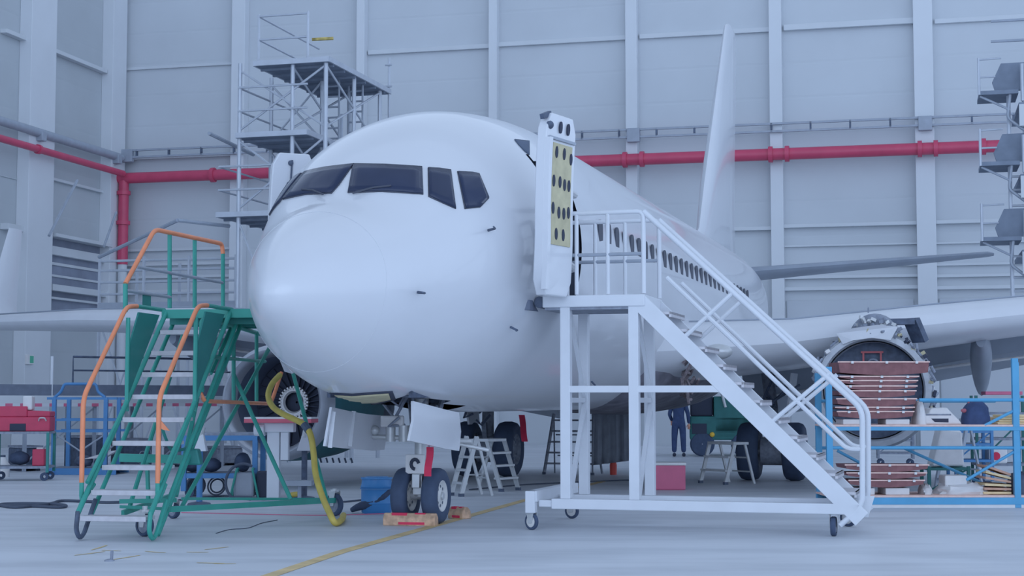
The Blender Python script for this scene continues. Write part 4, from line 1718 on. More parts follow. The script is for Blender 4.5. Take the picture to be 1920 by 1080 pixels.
m_ = MB()
for a, b, zt in ((0, 0, zr(688)), (.03, .95, zr(700, 24)), (LW, 0, zr(672)), (LW + .31, .95, zr(680, 24)), (LW + 2.4, 0, 1.9)):
    m_.box(BR, a - .045, a + .045, b - .035, b + .035, 0, zt)
each(m_, 'upright', bl, rk, bevel=.005)
for z, nm in ((zr(807), 'top_deck'), (zr(944), 'bottom_deck')):
    hh = .055 if nm == 'top_deck' else .1
    m_ = MB()
    m_.box(BR, -.02, LW + 2.4, -.04, .02, z, z + hh)
    m_.box(BR, -.02, LW + 2.4, .93, .98, z, z + hh)
    dk = m_.build(nm + '_beam', bl, rk, bevel=.004)
    m_ = MB()
    m_.box(BR, -.02, LW + 2.4, -.02, .97, z + hh, z + hh + .03)
    m_.build(nm, M['browne'], dk, bevel=.004)
ZT = zr(807) + .085
ZB = zr(944) + .13
m_ = MB()
m_.box(BR, -.02, LW + 2.4, -.03, .96, .0, .06)
m_.build('floor_skid', M['plastic'], rk)
m_ = MB()
m_.tube(BR(1.3, 0, zr(750)), BR(LW + 2.4, 0, zr(750)), .025, 8)
m_.tube(BR(0, 0, zr(839)), BR(LW + 2.4, 0, zr(839)), .025, 8)
m_.tube(BR(0, .95, zr(839, 24)), BR(LW + 2.4, .95, zr(839, 24)), .025, 8)
m_.tube(BR(.03, .95, zr(752, 24)), BR(LW, .95, zr(752, 24)), .025, 8)
each(m_, 'rail', bl, rk, sm=40)
m_ = MB()
for pa, pb, b in (((1905, 768), (1846, 798), 0), ((1905, 845), (1812, 900), 0), ((1570, 845), (1620, 872), .5), ((1690, 838), (1840, 905), .95)):
    q0, q1 = BR.onb(*pa, b), BR.onb(*pb, b)
    m_.tube(q0, q1, .022, 8)
each(m_, 'diagonal', bl, rk, sm=40)


def panel(px0, px1, pyt, thick, zbase_b, lab, depth=.7, curve=.06, tilt=0, grp='brown panels stacked on the blue rack', b0=.05):
    """curved honeycomb panel seen edge-on"""
    a0, a1 = BR.inv(BR.onb(px0, pyt, b0)).x, BR.inv(BR.onb(px1, pyt, b0)).x
    zt = BR.inv(BR.onb(px0, pyt, b0)).z
    fr = Frame(BR((a0 + a1) / 2, b0, zt - thick), 0)
    t = thing('honeycomb_panel', fr, lab, 'panel', grp)
    hl = (a1 - a0) / 2
    m_ = MB()
    rows = []
    N = 10
    for b in (0, depth):
        top = [fr(-hl + 2 * hl * i / N, b, thick + tilt * (i / N - .5)) for i in range(N + 1)]
        bot = [fr((-hl + 2 * hl * i / N) * .97, b, curve * (2 * i / N - 1) ** 2 * .6 + tilt * (i / N - .5)) for i in range(N + 1)]
        rows.append(top + bot[::-1])
    m_.loft(rows)
    m_.build('panel_core', M['brown'], t, sm=30)
    m_ = MB()
    rows = []
    for b in (-.012, .0):
        rows.append([fr(-hl - .01, b, thick - .006 - tilt * .5), fr(hl + .01, b, thick - .006 + tilt * .5), fr(hl + .01, b, thick + .012 + tilt * .5), fr(-hl - .01, b, thick + .012 - tilt * .5)])
    m_.loft(rows)
    m_.build('edge_strip', M['browne'], t)
    m_ = MB()
    for u in (-.7, .06, .72):
        m_.box(fr, hl * u - .018, hl * u + .018, -.03, -.005, thick - .02, thick + .014)
    each(m_, 'lug', M['plastic'], t)
    return t


ords = ['topmost and widest brown panel of the tall stack on the upper deck', 'second brown panel from the top of the tall stack', 'third brown panel from the top of the tall stack', 'fourth brown panel from the top of the tall stack',
        'fifth brown panel down in the tall stack', 'sixth brown panel down in the tall stack', 'seventh brown panel down, last but one in the tall stack', 'lowest brown panel of the tall stack on the upper deck']
for (p0, p1, y, th), l in zip(((1572, 1742, 679, .185), (1575, 1722, 706, .055), (1574, 1720, 714, .065), (1572, 1719, 724, .06), (1572, 1717, 733, .095), (1569, 1718, 748, .11), (1567, 1714, 764, .05), (1570, 1713, 772, .1)), ords):
    panel(p0, p1, y, th, 0, l)
for (p0, p1, y, th), l in zip(((1585, 1741, 872, .10), (1588, 1737, 887, .085), (1592, 1733, 901, .10)), ('top brown panel of the short stack on the lower deck', 'middle brown panel of the short stack on the lower deck', 'bottom brown panel of the short stack on the lower deck')):
    panel(p0, p1, y, th, 0, l, curve=.08)
# white feet under the stacks
for a0, a1, z0, z1, lab in ((BR.onb(1580, 780, .1).x - x0, BR.onb(1612, 780, .1).x - x0, ZT, zr(786), 'left white foam block under the tall panel stack'),
                            (BR.onb(1660, 780, .1).x - x0, BR.onb(1705, 780, .1).x - x0, ZT, zr(786), 'right white foam block under the tall panel stack'),
                            (BR.onb(1600, 920, .1).x - x0, BR.onb(1640, 920, .1).x - x0, ZB, zr(914), 'left white foam block under the short panel stack'),
                            (BR.onb(1660, 920, .1).x - x0, BR.onb(1705, 920, .1).x - x0, ZB, zr(914), 'right white foam block under the short panel stack')):
    m_ = MB()
    m_.box(BR, a0, a1, .08, .6, z0, max(z1 - .0, z0 + .03))
    tag(m_.build('foam_block', M['plastic'], bevel=.012), lab, 'block')


def lump(name, px0, px1, pyt, zb, depth, lab, cat, mt, jit=.06, b0=.15, seed=1, flat=1.0):
    random.seed(seed)
    a0, a1 = BR.onb(px0, pyt, b0 + depth / 2).x - x0, BR.onb(px1, pyt, b0 + depth / 2).x - x0
    zt = BR.onb(px0, pyt, b0 + depth / 2).z
    m_ = MB()
    c = BR((a0 + a1) / 2, b0 + depth / 2, zb)
    rings = []
    for j in range(8):
        th = (pi / 2) * j / 7
        rr = cos(th) ** .6
        ring = []
        for k in range(22):
            p = 2 * pi * k / 22
            jj = 1 + random.uniform(-jit, jit)
            ring.append(c + BR.a * (a1 - a0) / 2 * max(rr, .02) * math.copysign(abs(cos(p)) ** .6, cos(p)) * jj + BR.b * depth / 2 * max(rr, .02) * math.copysign(abs(sin(p)) ** .6, sin(p)) * jj + Vector((0, 0, (zt - zb) * sin(th) ** flat * (1 + random.uniform(-jit, jit)))))
        rings.append(ring)
    m_.loft(rings)
    o = m_.build(name, mt, sm=50)
    return tag(o, lab, cat)


lump('plastic_sheet', 1712, 1732, 752, ZT, .4, 'upright white plastic sheet beside the tall panel stack', 'plastic sheet', M['plastic'], .05, seed=2)
# white casing with a dark slot
ca = BR.onb(1728, 790, .2).x - x0
cb = BR.onb(1797, 790, .2).x - x0
fr = Frame(BR(ca, .2, ZT), 0)
t = thing('white_casing', fr, 'white moulded casing with a dark slot on the upper deck', 'casing')
Lc = cb - ca
m_ = MB()
m_.prism([fr(-.05, 0, 0), fr(Lc + .06, 0, 0), fr(Lc + .02, 0, .06), fr(Lc - .12, 0, .2), fr(Lc * .7, 0, .245), fr(.14, 0, .235), fr(.1, 0, .15), fr(-.02, 0, .13)], fr.b * .5)
m_.build('shell', M['plastic'], t, bevel=.025)
m_ = MB()
m_.prism([fr(.14, -.006, .085), fr(Lc * .73, -.006, .085), fr(Lc * .73, -.006, .03), fr(.19, -.006, .035)], fr.b * .02)
m_.build('slot', M['hole'], t)
m_ = MB()
m_.tube(fr(.05, .0, .14), fr(Lc * .8, 0, .14), .012, 6)
m_.build('seam', M['mid'], t)
o = lump('navy_bundle', 1805, 1853, 753, ZT, .4, 'dark navy cloth bundle heaped beside the white casing', 'bundle', M['navy'], .07, seed=4, flat=.8)
m_ = MB()
q = BR.onb(1826, 757, .35)
m_.ball(q, .1, .07, .045, jit=.08)
m_.ball(BR.onb(1808, 770, .3), .05, .05, .03, jit=.08)
each(m_, 'red_cloth', mat('dusty_red_cloth', (150, 96, 122), .8), o, sm=60)
# cream boards
for i in range(4):
    fr = Frame(BR(BR.onb(1905, 790, .2).x - x0, .15, ZT + .035 * i + .002), (i % 2) * 3 - 1)
    m_ = MB()
    m_.box(fr, -.28 + .02 * i, .62, 0, .5, 0, .033)
    tag(m_.build('padded_board', M['cream'], bevel=.01), ['lowest', 'second lowest', 'second highest', 'topmost'][i] + ' cream board of the small pile at the right end of the upper deck', 'board', 'cream boards on the upper deck')
lump('plastic_sheet', 1724, 1744, 908, ZB, .4, 'small crumpled white plastic sheet beside the short panel stack', 'plastic sheet', M['plastic'], .14, seed=5)
lump('plastic_sheet', 1752, 1848, 903, ZB, .55, 'broad crumpled white plastic sheet on the lower deck', 'plastic sheet', M['plastic'], .12, seed=6)
m_ = MB()
qa, qb = BR.onb(1770, 897, .3), BR.onb(1812, 897, .3)
m_.box(BR, qa.x - x0, qb.x - x0, .25, .6, ZB + .12, ZB + .27)
tag(m_.build('white_box', M['plastic'], bevel=.02), 'white box standing in the broad crumpled sheet on the lower deck', 'box')
qa = BR.onb(1840, 925, .2).x - x0
for i in range(6):
    fr = Frame(BR(qa + .22, .15, 0), 0)
    z = ZB + .008 + .052 * i
    tl = radians(1.2 * i if i < 3 else 4 + 5.5 * (i - 2))
    m_ = MB()
    w_ = .4 - .01 * i
    h0, h1 = 0, sin(tl) * w_
    c0 = fr(-.2 + .01 * i, 0, z + h1)
    c1 = fr(.2 - .0 * i, 0, z)
    m_.prism([c0, c1, c1 + Vector((0, 0, .034)), c0 + Vector((0, 0, .034))], BR.b * .5)
    o = m_.build('timber_board', M['cream'] if i % 2 == 0 else M['wood'], bevel=.005)
    tag(o, ['flat lowest board of the tilted pile on the lower deck', 'second board up in the tilted pile on the lower deck', 'third board up in the tilted pile on the lower deck', 'fourth board up in the tilted pile on the lower deck', 'second steepest board of the tilted pile on the lower deck', 'topmost and steepest board of the tilted pile on the lower deck'][i], 'board', 'tilted boards on the lower deck')
lump('dark_sack', 1890, 1935, 885, ZB, .5, 'dark grey sack at the right end of the lower deck', 'sack', M['dark'], .06, seed=8)


def frame_cart(name, lab, fr, w, dpt, h, decks, mt, cat='cart', group=None, wheels=True, brace=True, deckmat=None):
    t = thing(name, fr, lab, cat, group)
    z0 = .16 if wheels else 0
    m_ = MB()
    for a in (-w / 2, w / 2):
        for b in (0, dpt):
            m_.box(fr, a - .025, a + .025, b - .025, b + .025, z0, h)
    each(m_, 'upright', mt, t)
    for z in decks:
        m_ = MB()
        m_.box(fr, -w / 2 - .02, w / 2 + .02, -.02, dpt + .02, z - .025, z + .02)
        m_.build('shelf', deckmat or mt, t)
    if brace:
        MB().tube(fr(-w / 2, 0, decks[0]), fr(w / 2, 0, h if len(decks) == 1 else decks[-1]), .015, 6).build('brace', mt, t)
    if wheels:
        for a in (-w / 2 + .06, w / 2 - .06):
            for b in (.05, dpt - .05):
                m_ = MB()
                m_.lathe([(-.03, .03), (-.03, .08), (.03, .08), (.03, .03)], fr(a, b, .08), fr.b, 14)
                m_.build('wheel', M['tyre'], t, sm=40)
    return t


# background clutter beyond the rack
frame_cart('shelf_cart', 'green shelf cart half hidden behind the right end of the blue rack', Frame(W(1880, 800, 28.5) * 1 - Vector((0, 0, W(1880, 800, 28.5).z)), 8), .9, .6, 1.62, (.4, .85, 1.3), M['tractorg'], deckmat=M['mid'])
q = W(1880, 742, 28.4)
m_ = MB()
m_.box(Frame((q.x, q.y, 0), 8), -.3, .34, -.02, .5, 1.63, 1.69)
tag(m_.build('red_tray', M['pink'], bevel=.01), 'flat red tray on top of the green shelf cart', 'tray')
frame_cart('parts_trolley', 'dark blue parts trolley with bins seen through the blue rack', Frame((W(1825, 800, 27.5).x, 27.5, 0), 0), .62, .5, 1.1, (.5, .78, 1.0), M['blued'])
for i, (px, z, lab) in enumerate(((1814, 1.02, 'left white tub on the top shelf of the dark blue trolley'), (1836, 1.02, 'right white tub on the top shelf of the dark blue trolley'))):
    q = W(px, 800, 27.6)
    m_ = MB()
    m_.lathe([(0, .06), (.2, .08), (.2, .07), (.02, .05)], (q.x, q.y + .2, z), (0, 0, 1), 16, caps=True)
    tag(m_.build('tub', M['plastic'], sm=40), lab, 'tub', 'tubs on the dark blue trolley')
a_ladder('step_ladder', 'grey step ladder leaning behind the blue rack', Frame((W(1795, 890, 27).x, 26.9, 0), 50), .4, 1.25, .4, 5, M['grey'], wst=.04)
q = W(1778, 830, 25.2)
fr = Frame((q.x, q.y, 0), 0)
m_ = MB()
m_.prism([fr(-.25, 0, .5), fr(.25, 0, .5), fr(.22, 0, 1.05), fr(-.1, 0, 1.1)], fr.b * .4)
o = m_.build('white_cowl_piece', M['plastic'], bevel=.03)
tag(o, 'white cowl piece on a green stand behind the blue rack', 'panel')
frame_cart('support_stand', 'low green stand under the white cowl piece', Frame((q.x, q.y, 0), 0), .62, .45, .5, (.12, .46), M['tractorg'], 'stand', wheels=False)
q = G(1806, 888)
frame_cart('tool_trolley', 'grey tool trolley on the floor far behind the blue rack', Frame((q.x - .45, q.y + 4, 0), 10), .8, .5, .9, (.3, .6, .88), M['mid'])
q = W(1872, 850, 27.8)
m_ = MB()
m_.box(Frame((q.x, q.y, 0), 0), -.16, .16, 0, .3, .44, .7)
o = m_.build('white_canister', M['plastic'], bevel=.03)
tag(o, 'white canister with a red badge on the green shelf cart', 'canister')
m_ = MB()
m_.cyl((q.x - .04, q.y - .012, .57), (q.x - .04, q.y + .01, .57), .07, 14)
m_.build('badge', M['streamer'], o)
# dark flight of wooden dock posts on the right
p = W(1880, 800, 34)
fr = Frame((p.x, p.y, 0), 14)
# ------------------------------------------------------------------ left-hand side clutter
# red tool cabinets on a cart
p = G(45, 902)
fr = Frame((p.x - .1, p.y, 0), -6)
ct = frame_cart('tool_cart', 'green and grey wheeled tool cart at the left edge', fr, 1.05, .7, .92, (.26, .92), M['greend'], deckmat=M['mid'], brace=False)
sc_ = p.y / F_PX


def zl_(py):
    return CAM_H + (HORIZ - py) * sc_


t = thing('tool_cabinet', Frame(fr(0, .05, .942), -6), 'long red tool cabinet on top of the cart at the left edge', 'tool cabinet')
m_ = MB()
m_.box(fr, -.42, .55, .05, .6, .942, 1.22)
m_.box(fr, -.42, .12, .05, .6, 1.22, 1.42)
m_.prism([fr(.12, .05, 1.22), fr(.12, .05, 1.34), fr(.55, .05, 1.32), fr(.55, .05, 1.22)], fr.b * .55)
m_.build('cabinet_body', M['redbox'], t, bevel=.02)
m_ = MB()
m_.path(fillet([fr(.34, .04, 1.14), fr(.36, -.01, 1.2), fr(.46, -.01, 1.2), fr(.48, .04, 1.14)], .03, 3), .014, 6)
m_.build('handle', M['alu'], t)
m_ = MB()
m_.box(fr, -.2, .1, .035, .06, .95, 1.09)
m_.build('hatch', M['hole'], t, bevel=.01)
m_ = MB()
m_.box(fr, .02, .2, .1, .4, 1.345, 1.62)
tag(m_.build('white_canister', M['plastic'], bevel=.03), 'white canister standing on the red tool cabinet', 'canister')
m_ = MB()
m_.box(fr, -.56, -.43, .1, .4, .942, 1.4)
tag(m_.build('paper_stack', M['plastic'], bevel=.01), 'white upright folder beside the red tool cabinet', 'folder')
m_ = MB()
m_.box(fr, .22, .45, .1, .45, .282, .6)
o = tag(m_.build('red_canister', M['redbox'], bevel=.02), 'small red box on the lower shelf of the left cart', 'box')
m_ = MB()
m_.box(fr, .28, .4, .2, .3, .6, .63)
m_.build('cap', M['plastic'], o)
random.seed(14)
m_ = MB()
m_.ball(fr(-.05, .3, .425), .2, .18, .13, jit=.06)
tag(m_.build('black_bag', M['black'], sm=50), 'black bag on the lower shelf of the left cart', 'bag')
p2 = G(12, 893)
m_ = MB()
m_.lathe([(0, .13), (.25, .14), (.33, .08), (.4, .05)], (p2.x + .05, p2.y - .4, 0), (0, 0, 1), 18, caps=True)
o = tag(m_.build('white_jug', M['plastic'], sm=40), 'white plastic jug on the floor in front of the left cart', 'jug')
m_ = MB()
m_.tube((p2.x + .05, p2.y - .4, .4), (p2.x + .05, p2.y - .4, .44), .05, 10)
m_.build('cap', M['dark'], o)

# blue trestle with drooping guard
q = G(125, 893)
fr = Frame((q.x, q.y + .6, 0), 0)
bt = thing('blue_trestle', fr, 'blue tubular trestle dock behind the left cart', 'trestle')
bd = M['blued']


def zq_(py):
    return CAM_H + (HORIZ - py) * fr.o.y / F_PX


m_ = MB()
for a in (-.45, .62):
    for b in (0, 1.1):
        m_.box(fr, a - .04, a + .04, b - .04, b + .04, .0, zq_(745))
each(m_, 'post', bd, bt)
m_ = MB()
for py, w in ((747, .05), (787, .05), (808, .05), (883, .13)):
    m_.beam(fr(-.6, 0, zq_(py)), fr(.85, 0, zq_(py)), .05, w)
    m_.beam(fr(-.6, 1.1, zq_(py)), fr(.85, 1.1, zq_(py)), .05, w)
each(m_, 'beam', bd, bt)
m_ = MB()
m_.tube(fr(-.4, 0, zq_(815)), fr(.1, 0, zq_(845)), .018, 6)
m_.tube(fr(.1, 0, zq_(845)), fr(.6, 0, zq_(815)), .018, 6)
each(m_, 'lattice', M['grey'], bt)
m_ = MB()
m_.path(fillet([fr(-.48, 0, zq_(748)), fr(-.32, 0, zq_(735)), fr(-.25, 0, zq_(720)), fr(.4, 0, zq_(720)), fr(.45, 0, zq_(735)), fr(.6, 0, zq_(745))], .05, 3), .03, 8)
m_.build('guard', bd, bt, sm=40)
m_ = MB()
m_.box(fr, -.6, .85, 0, 1.1, zq_(880), zq_(877))
m_.build('lower_shelf', M['mid'], bt)
random.seed(31)
for i, (a, z, r, lab) in enumerate(((.1, zq_(877) + .135, .12, 'dark bundle on the bottom shelf of the blue trestle'), (.45, zq_(877) + .105, .09, 'small dark bundle at the right of the bottom shelf of the blue trestle'))):
    m_ = MB()
    m_.ball(fr(a, .3, z), r * 1.6, r, r, jit=.08)
    tag(m_.build('dark_bundle', M['dark'], sm=50), lab, 'bundle')
m_ = MB()
m_.prism([fr(.1, .2, zq_(861)), fr(.55, .2, zq_(858)), fr(.78, .2, zq_(846)), fr(.72, .2, zq_(845)), fr(.4, .2, zq_(853))], fr.b * .3)
tag(m_.build('white_fairing', M['plastic']), 'thin white fairing piece lying in the blue trestle', 'fairing')

# long white work platform behind the green stairs, edged with red and white tape
pa, pb = W(-90, 735, 33.5), W(520, 765, 38.5)
d_ = (Vector((pb.x, pb.y, 0)) - Vector((pa.x, pa.y, 0)))
yaw_ = -math.degrees(atan2(d_.y, d_.x))
fr = Frame((pa.x, pa.y, 0), yaw_)
LL = d_.length
wpz = 1.5
wk = thing('wing_dock', fr, 'long low work platform behind the stairs with red and white edge tape', 'work platform')
m_ = MB()
m_.box(fr, 0, LL, 0, 1.6, wpz - .06, wpz + .14)
m_.build('deck', M['girt'], wk)
m_ = MB()
m_.box(fr, 0, LL, .02, .1, wpz + .14, wpz + .38)
m_.build('kick_board', mat('kick_board_grey', (92, 108, 140), .6, noise=.15), wk)
m_ = MB()
n = 48
for i in range(n):
    if i % 2 == 0:
        m_.box(fr, LL * i / n, LL * (i + 1) / n, -.012, -.002, wpz - .1, wpz - .03)
each(m_, 'tape_white', M['plane'], wk)
m_ = MB()
m_.box(fr, 0, LL, -.006, 0, wpz - .1, wpz - .03)
m_.build('tape_red', M['pink'], wk)
m_ = MB()
k = 0
while k * 1.6 < LL:
    for b in (.06, 1.5):
        m_.box(fr, k * 1.6, k * 1.6 + .07, b, b + .07, 0, wpz - .06)
    k += 1
each(m_, 'leg', M['grey'], wk)
m_ = MB()
for k in range(int(LL / 1.6)):
    m_.tube(fr(k * 1.6, .1, .15), fr(k * 1.6 + 1.6, .1, wpz - .15), .02, 6)
each(m_, 'cross_brace', M['grey'], wk)
m_ = MB()
m_.path([fr(LL * .35, .2, wpz + .42), fr(LL * .35, .2, wpz + 1.0), fr(LL, .2, wpz + 1.0)], .025, 6)
m_.path([fr(LL * .35, .2, wpz + .7), fr(LL, .2, wpz + .7)], .02, 6)
m_.build('dock_rail', M['dark'], wk)
m_ = MB()
m_.tube(fr(LL * .28, .05, wpz + .1), fr(LL * .28, .05, wpz + 1.0), .035, 8)
m_.build('rail_stub', M['whitep'], wk)
# crates and gear stowed under the platform
random.seed(9)
cr = [('dark crate under the left end of the long platform', .24, .5, .5), ('tall dark crate under the long platform behind the orange handrail', .42, .75, .7), ('dark machine with a round fan under the middle of the long platform', .56, .7, .62), ('grey case under the long platform left of the engine', .72, .55, .45), ('low grey crate under the right end of the long platform', .86, .7, .4)]
for lab, u, w, h in cr:
    f2 = Frame(fr(LL * u, .3, 0), yaw_)
    t = thing('equipment_crate', f2, lab, 'crate')
    m_ = MB()
    m_.box(f2, -w / 2, w / 2, 0, .7, .05, h)
    m_.build('crate_body', M['dark'] if 'dark' in lab else M['mid'], t, bevel=.03)
    m_ = MB()
    m_.box(f2, -w / 2, w / 2, -.02, .72, h, h + .05)
    m_.build('lid', M['mid'], t)
    m_ = MB()
    for a in (-w / 2 + .08, w / 2 - .08):
        m_.box(f2, a - .05, a + .05, .05, .65, 0, .05)
    each(m_, 'runner', M['hole'], t)
    if 'fan' in lab:
        m_ = MB()
        m_.lathe([(0, .06), (-.02, .1), (-.02, .2), (0, .22)], f2(.1, -.01, h * .5), -f2.b, 20)
        m_.build('fan_guard', M['grey'], t)

# blue stand under the left engine
p = G(345, 915)
fr = Frame((W(340, 893, 25.4).x, 25.4, 0), 0)


def zs(py, d=25.4):
    return CAM_H + (HORIZ - py) * d / F_PX


Ls = W(478, 893, 25.4).x - fr.o.x
bs = thing('engine_stand', fr, 'blue square-tube stand with two shelves under the left engine', 'stand')
m_ = MB()
for a in (.04, Ls):
    for b in (0, .8):
        m_.box(fr, a - .04, a + .04, b - .04, b + .04, 0.1, zs(818))
each(m_, 'leg', bd, bs, bevel=.004)
m_ = MB()
for py in (822, 892):
    m_.box(fr, 0, Ls + .04, -.03, .03, zs(py) - .03, zs(py) + .05)
    m_.box(fr, 0, Ls + .04, .77, .83, zs(py) - .03, zs(py) + .05)
each(m_, 'beam', bd, bs, bevel=.004)
m_ = MB()
m_.box(fr, 0, Ls + .14, -.02, .82, zs(822) + .05, zs(822) + .09)
m_.box(fr, 0, Ls, -.02, .82, zs(892) + .02, zs(892) + .05)
each(m_, 'shelf', M['mid'], bs)
for a in (.12, Ls - .1):
    for b in (.08, .72):
        m_ = MB()
        m_.lathe([(-.025, .03), (-.025, .075), (.025, .075), (.025, .03)], fr(a, b, .075), fr.b, 14)
        m_.build('castor', M['tyre'], bs, sm=40)
random.seed(77)
for px, rx, rz, lab in ((360, .14, .1, 'left black bag on the lower shelf of the blue stand'), (396, .16, .11, 'right black bag on the lower shelf of the blue stand'), (455, .13, .15, 'dark pointed bag at the right end of the blue stand')):
    q = W(px, 880, 25.7)
    m_ = MB()
    rr = []
    m_.ball((q.x, 25.7, zs(892) + .05 + rz * .75), rx, .2, rz, jit=.06)
    o = m_.build('black_bag', M['black'], sm=50)
    o.location.z = max(o.location.z, zs(892) + .052)
    tag(o, lab, 'bag', 'bags on the blue stand' if 'black' in lab else None)


def funnel(px, pyt, pyb, d, w0, w1, lab, base):
    q0, q1 = W(px, pyt, d), W(px, pyb, d)
    fr = Frame((q1.x, d, 0), 0)
    t = thing('cone_stand', fr, lab, 'stand')
    m_ = MB()
    m_.loft([[fr(s * w, u * w * .8, z) for s, u in ((-1, -1), (1, -1), (1, 1), (-1, 1))] for w, z in ((w1 / 2, q1.z), (w0 / 2, q0.z), (w0 / 2 * .9, q0.z + .03))])
    m_.build('hood', M['whitep'], t, bevel=.008)
    MB().tube(fr(0, 0, q0.z), fr(.03, 0, q0.z + .14), .05, 10).build('neck', M['alu'], t, sm=40)
    MB().tube(fr(0, 0, .03), fr(0, 0, q1.z), .045, 10).build('stem', base, t, sm=40)
    m_ = MB()
    m_.lathe([(0, .18), (.03, .16), (.05, .05)], fr(0, 0, 0), (0, 0, 1), 18, caps=True)
    m_.build('stand_foot', M['dark'], t, sm=40)


funnel(375, 818, 846, 23.6, .12, .21, 'white hooded stand on a blue stem behind the green stairs', bd)
funnel(571, 820, 845, 25.0, .1, .22, 'white hooded stand below the left engine inlet', M['dark'])

# white pedestal with red table top
q = G(512, 942)
fr = Frame((q.x, q.y, 0), 4)
k = q.y / F_PX
wt = thing('pedestal_table', fr, 'white pedestal table with a red edged top in front of the left engine', 'table')
zt = CAM_H + (HORIZ - 785) * k
m_ = MB()
m_.box(fr, -.09, .1, -.06, .06, .03, zt - .06)
m_.build('column', M['whitep'], wt, bevel=.01)
m_ = MB()
m_.box(fr, -.40, .62, -.25, .3, zt - .06, zt - .0)
m_.build('table_top', mat('red_edged_board', (176, 92, 124), .6), wt, bevel=.008)
m_ = MB()
m_.box(fr, -.40, .62, -.24, .3, zt, zt + .025)
m_.build('table_pad', M['plastic'], wt)
m_ = MB()
m_.box(fr, -.26, .32, -.1, .1, zt - .2, zt - .06)
m_.box(fr, .12, .24, -.08, .02, zt - .62, zt - .2)
m_.cyl(fr(-.28, -.05, zt - .16), fr(-.12, -.05, zt - .16), .1, 16)
each(m_, 'bracket', M['whitep'], wt, bevel=.01)
m_ = MB()
m_.box(fr, -.3, .45, -.3, .3, 0, .04)
m_.build('base_plate', M['grey'], wt, bevel=.01)
m_ = MB()
m_.box(fr, .2, .6, -.1, .1, zt - 1.0, zt - .92)
m_.tube(fr(.4, 0, .04), fr(.4, 0, zt - .95), .03, 8)
each(m_, 'side_arm', M['grey'], wt)

# generator-like box with green frame and hose loop
q = G(462, 936)
fr = Frame((q.x - .05, q.y + .1, 0), -5)
t = thing('portable_pump', fr, 'grey portable pump in a green frame beside the pedestal table', 'pump')
m_ = MB()
m_.box(fr, -.17, .15, 0, .3, .02, .4)
m_.build('pump_body', M['grey'], t, bevel=.04)
m_ = MB()
for s_ in (-1, 1):
    m_.path(fillet([fr(.22 * s_, -.02, 0), fr(.12 * s_, -.02, .46), fr(.12 * s_, .32, .46), fr(.22 * s_, .32, 0)], .06, 3), .018, 8)
each(m_, 'frame_loop', gm, t, sm=40)
m_ = MB()
m_.box(fr, .18, .36, .02, .34, 0, .42)
m_.build('motor', M['hole'], t, bevel=.03)
c = W(462, 905, fr.o.y - .16)
pts = [Vector((c.x - .05 + .27 * cos(a), c.y, max(.03, c.z + .29 * sin(a)))) for a in [radians(60 + 12 * i) for i in range(21)]]
o = MB().path(smooth(pts, 3), .022, 8).build('rubber_hose', M['cable'], sm=50)
tag(o, 'black rubber hose bent in a loop around the grey pump', 'hose')
c = W(378, 905, 24.2)
for k_, (dx, r, lab) in enumerate(((-.02, .14, 'left wheel-like hose coil under the blue stand'), (.33, .14, 'right loose cable coil under the blue stand'))):
    q = G(366 + 40 * k_, 930)
    m_ = MB()
    m_.path([Vector((q.x + r * cos(a), q.y + .06 * sin(a), .02 + r + r * sin(a))) for a in [2 * pi * i / 24 for i in range(24)]], .03 if k_ == 0 else .014, 7, closed=True)
    m_.path([Vector((q.x + r * .75 * cos(a), q.y + .04 + .04 * sin(a), .02 + r + r * .75 * sin(a))) for a in [2 * pi * i / 24 for i in range(24)]], .03 if k_ == 0 else .014, 7, closed=True)
    tag(m_.build('hose_coil', M['cable'], sm=50), lab, 'hose coil')

# cables on the floor
def cable(pts, r, lab, cat='cable', mt=None):
    o = MB().path(smooth([G(x, y, r) for x, y in pts], 6), r, 7).build('floor_cable', mt or M['cable'], sm=50)
    return tag(o, lab, cat)


cable([(-30, 947), (60, 949), (110, 951), (124, 948), (100, 945), (40, 944), (0, 946), (30, 951), (90, 945), (115, 939), (160, 940), (200, 942), (240, 941)], .022, 'black cable lying in loops on the floor at the left edge')
cable([(330, 938), (420, 930), (470, 937), (540, 936), (600, 938), (640, 941), (690, 936)], .014, 'thin black cable on the floor under the green stairs')
cable([(340, 961), (480, 964), (600, 966), (725, 963)], .006, 'thin red line across the floor below the green stairs', mt=M['pink'])
cable([(405, 1000), (430, 993), (465, 990), (490, 981), (520, 975)], .005, 'short dark wire on the floor right of the green stairs')
cable([(880, 918), (980, 909), (1080, 904), (1180, 900)], .012, 'dark cable across the shaded floor under the belly')
# tie-down bracket on the floor
q = G(207, 1052)
fr = Frame((q.x, q.y, 0), 0)
t = thing('tie_down_pin', fr, 'small dark metal pin standing on the floor in front of the green stairs', 'pin')
MB().beam(fr(.01, 0, .01), fr(.014, 0, .1), .022, .022).build('pin', M['mid'], t)
m_ = MB()
m_.lathe([(0, .05), (.012, .045), (.02, .02)], fr(-.01, 0, 0), (0, 0, 1), 16, caps=True)
m_.build('pin_base', M['mid'], t, sm=40)
# yellowish scrape marks on the floor
random.seed(4)
m_ = MB()
for i in range(9):
    x, y = random.uniform(120, 420), random.uniform(1028, 1062)
    L = random.uniform(20, 60)
    p, q = G(x, y), G(x + L, y - random.uniform(-4, 10))
    n_ = (q - p).normalized()
    n_ = Vector((-n_.y, n_.x, 0)) * .012
    z = Vector((0, 0, .003))
    m_.add([p - n_ + z, (p + q) / 2 - n_ * 2 + z, q - n_ + z, q + n_ + z, (p + q) / 2 + n_ + z, p + n_ + z], [(0, 1, 2, 3, 4, 5)])
o = m_.build('trim_7', mat('dried_yellow_paint', (180, 174, 140), .7, noise=.2))
struct(o)

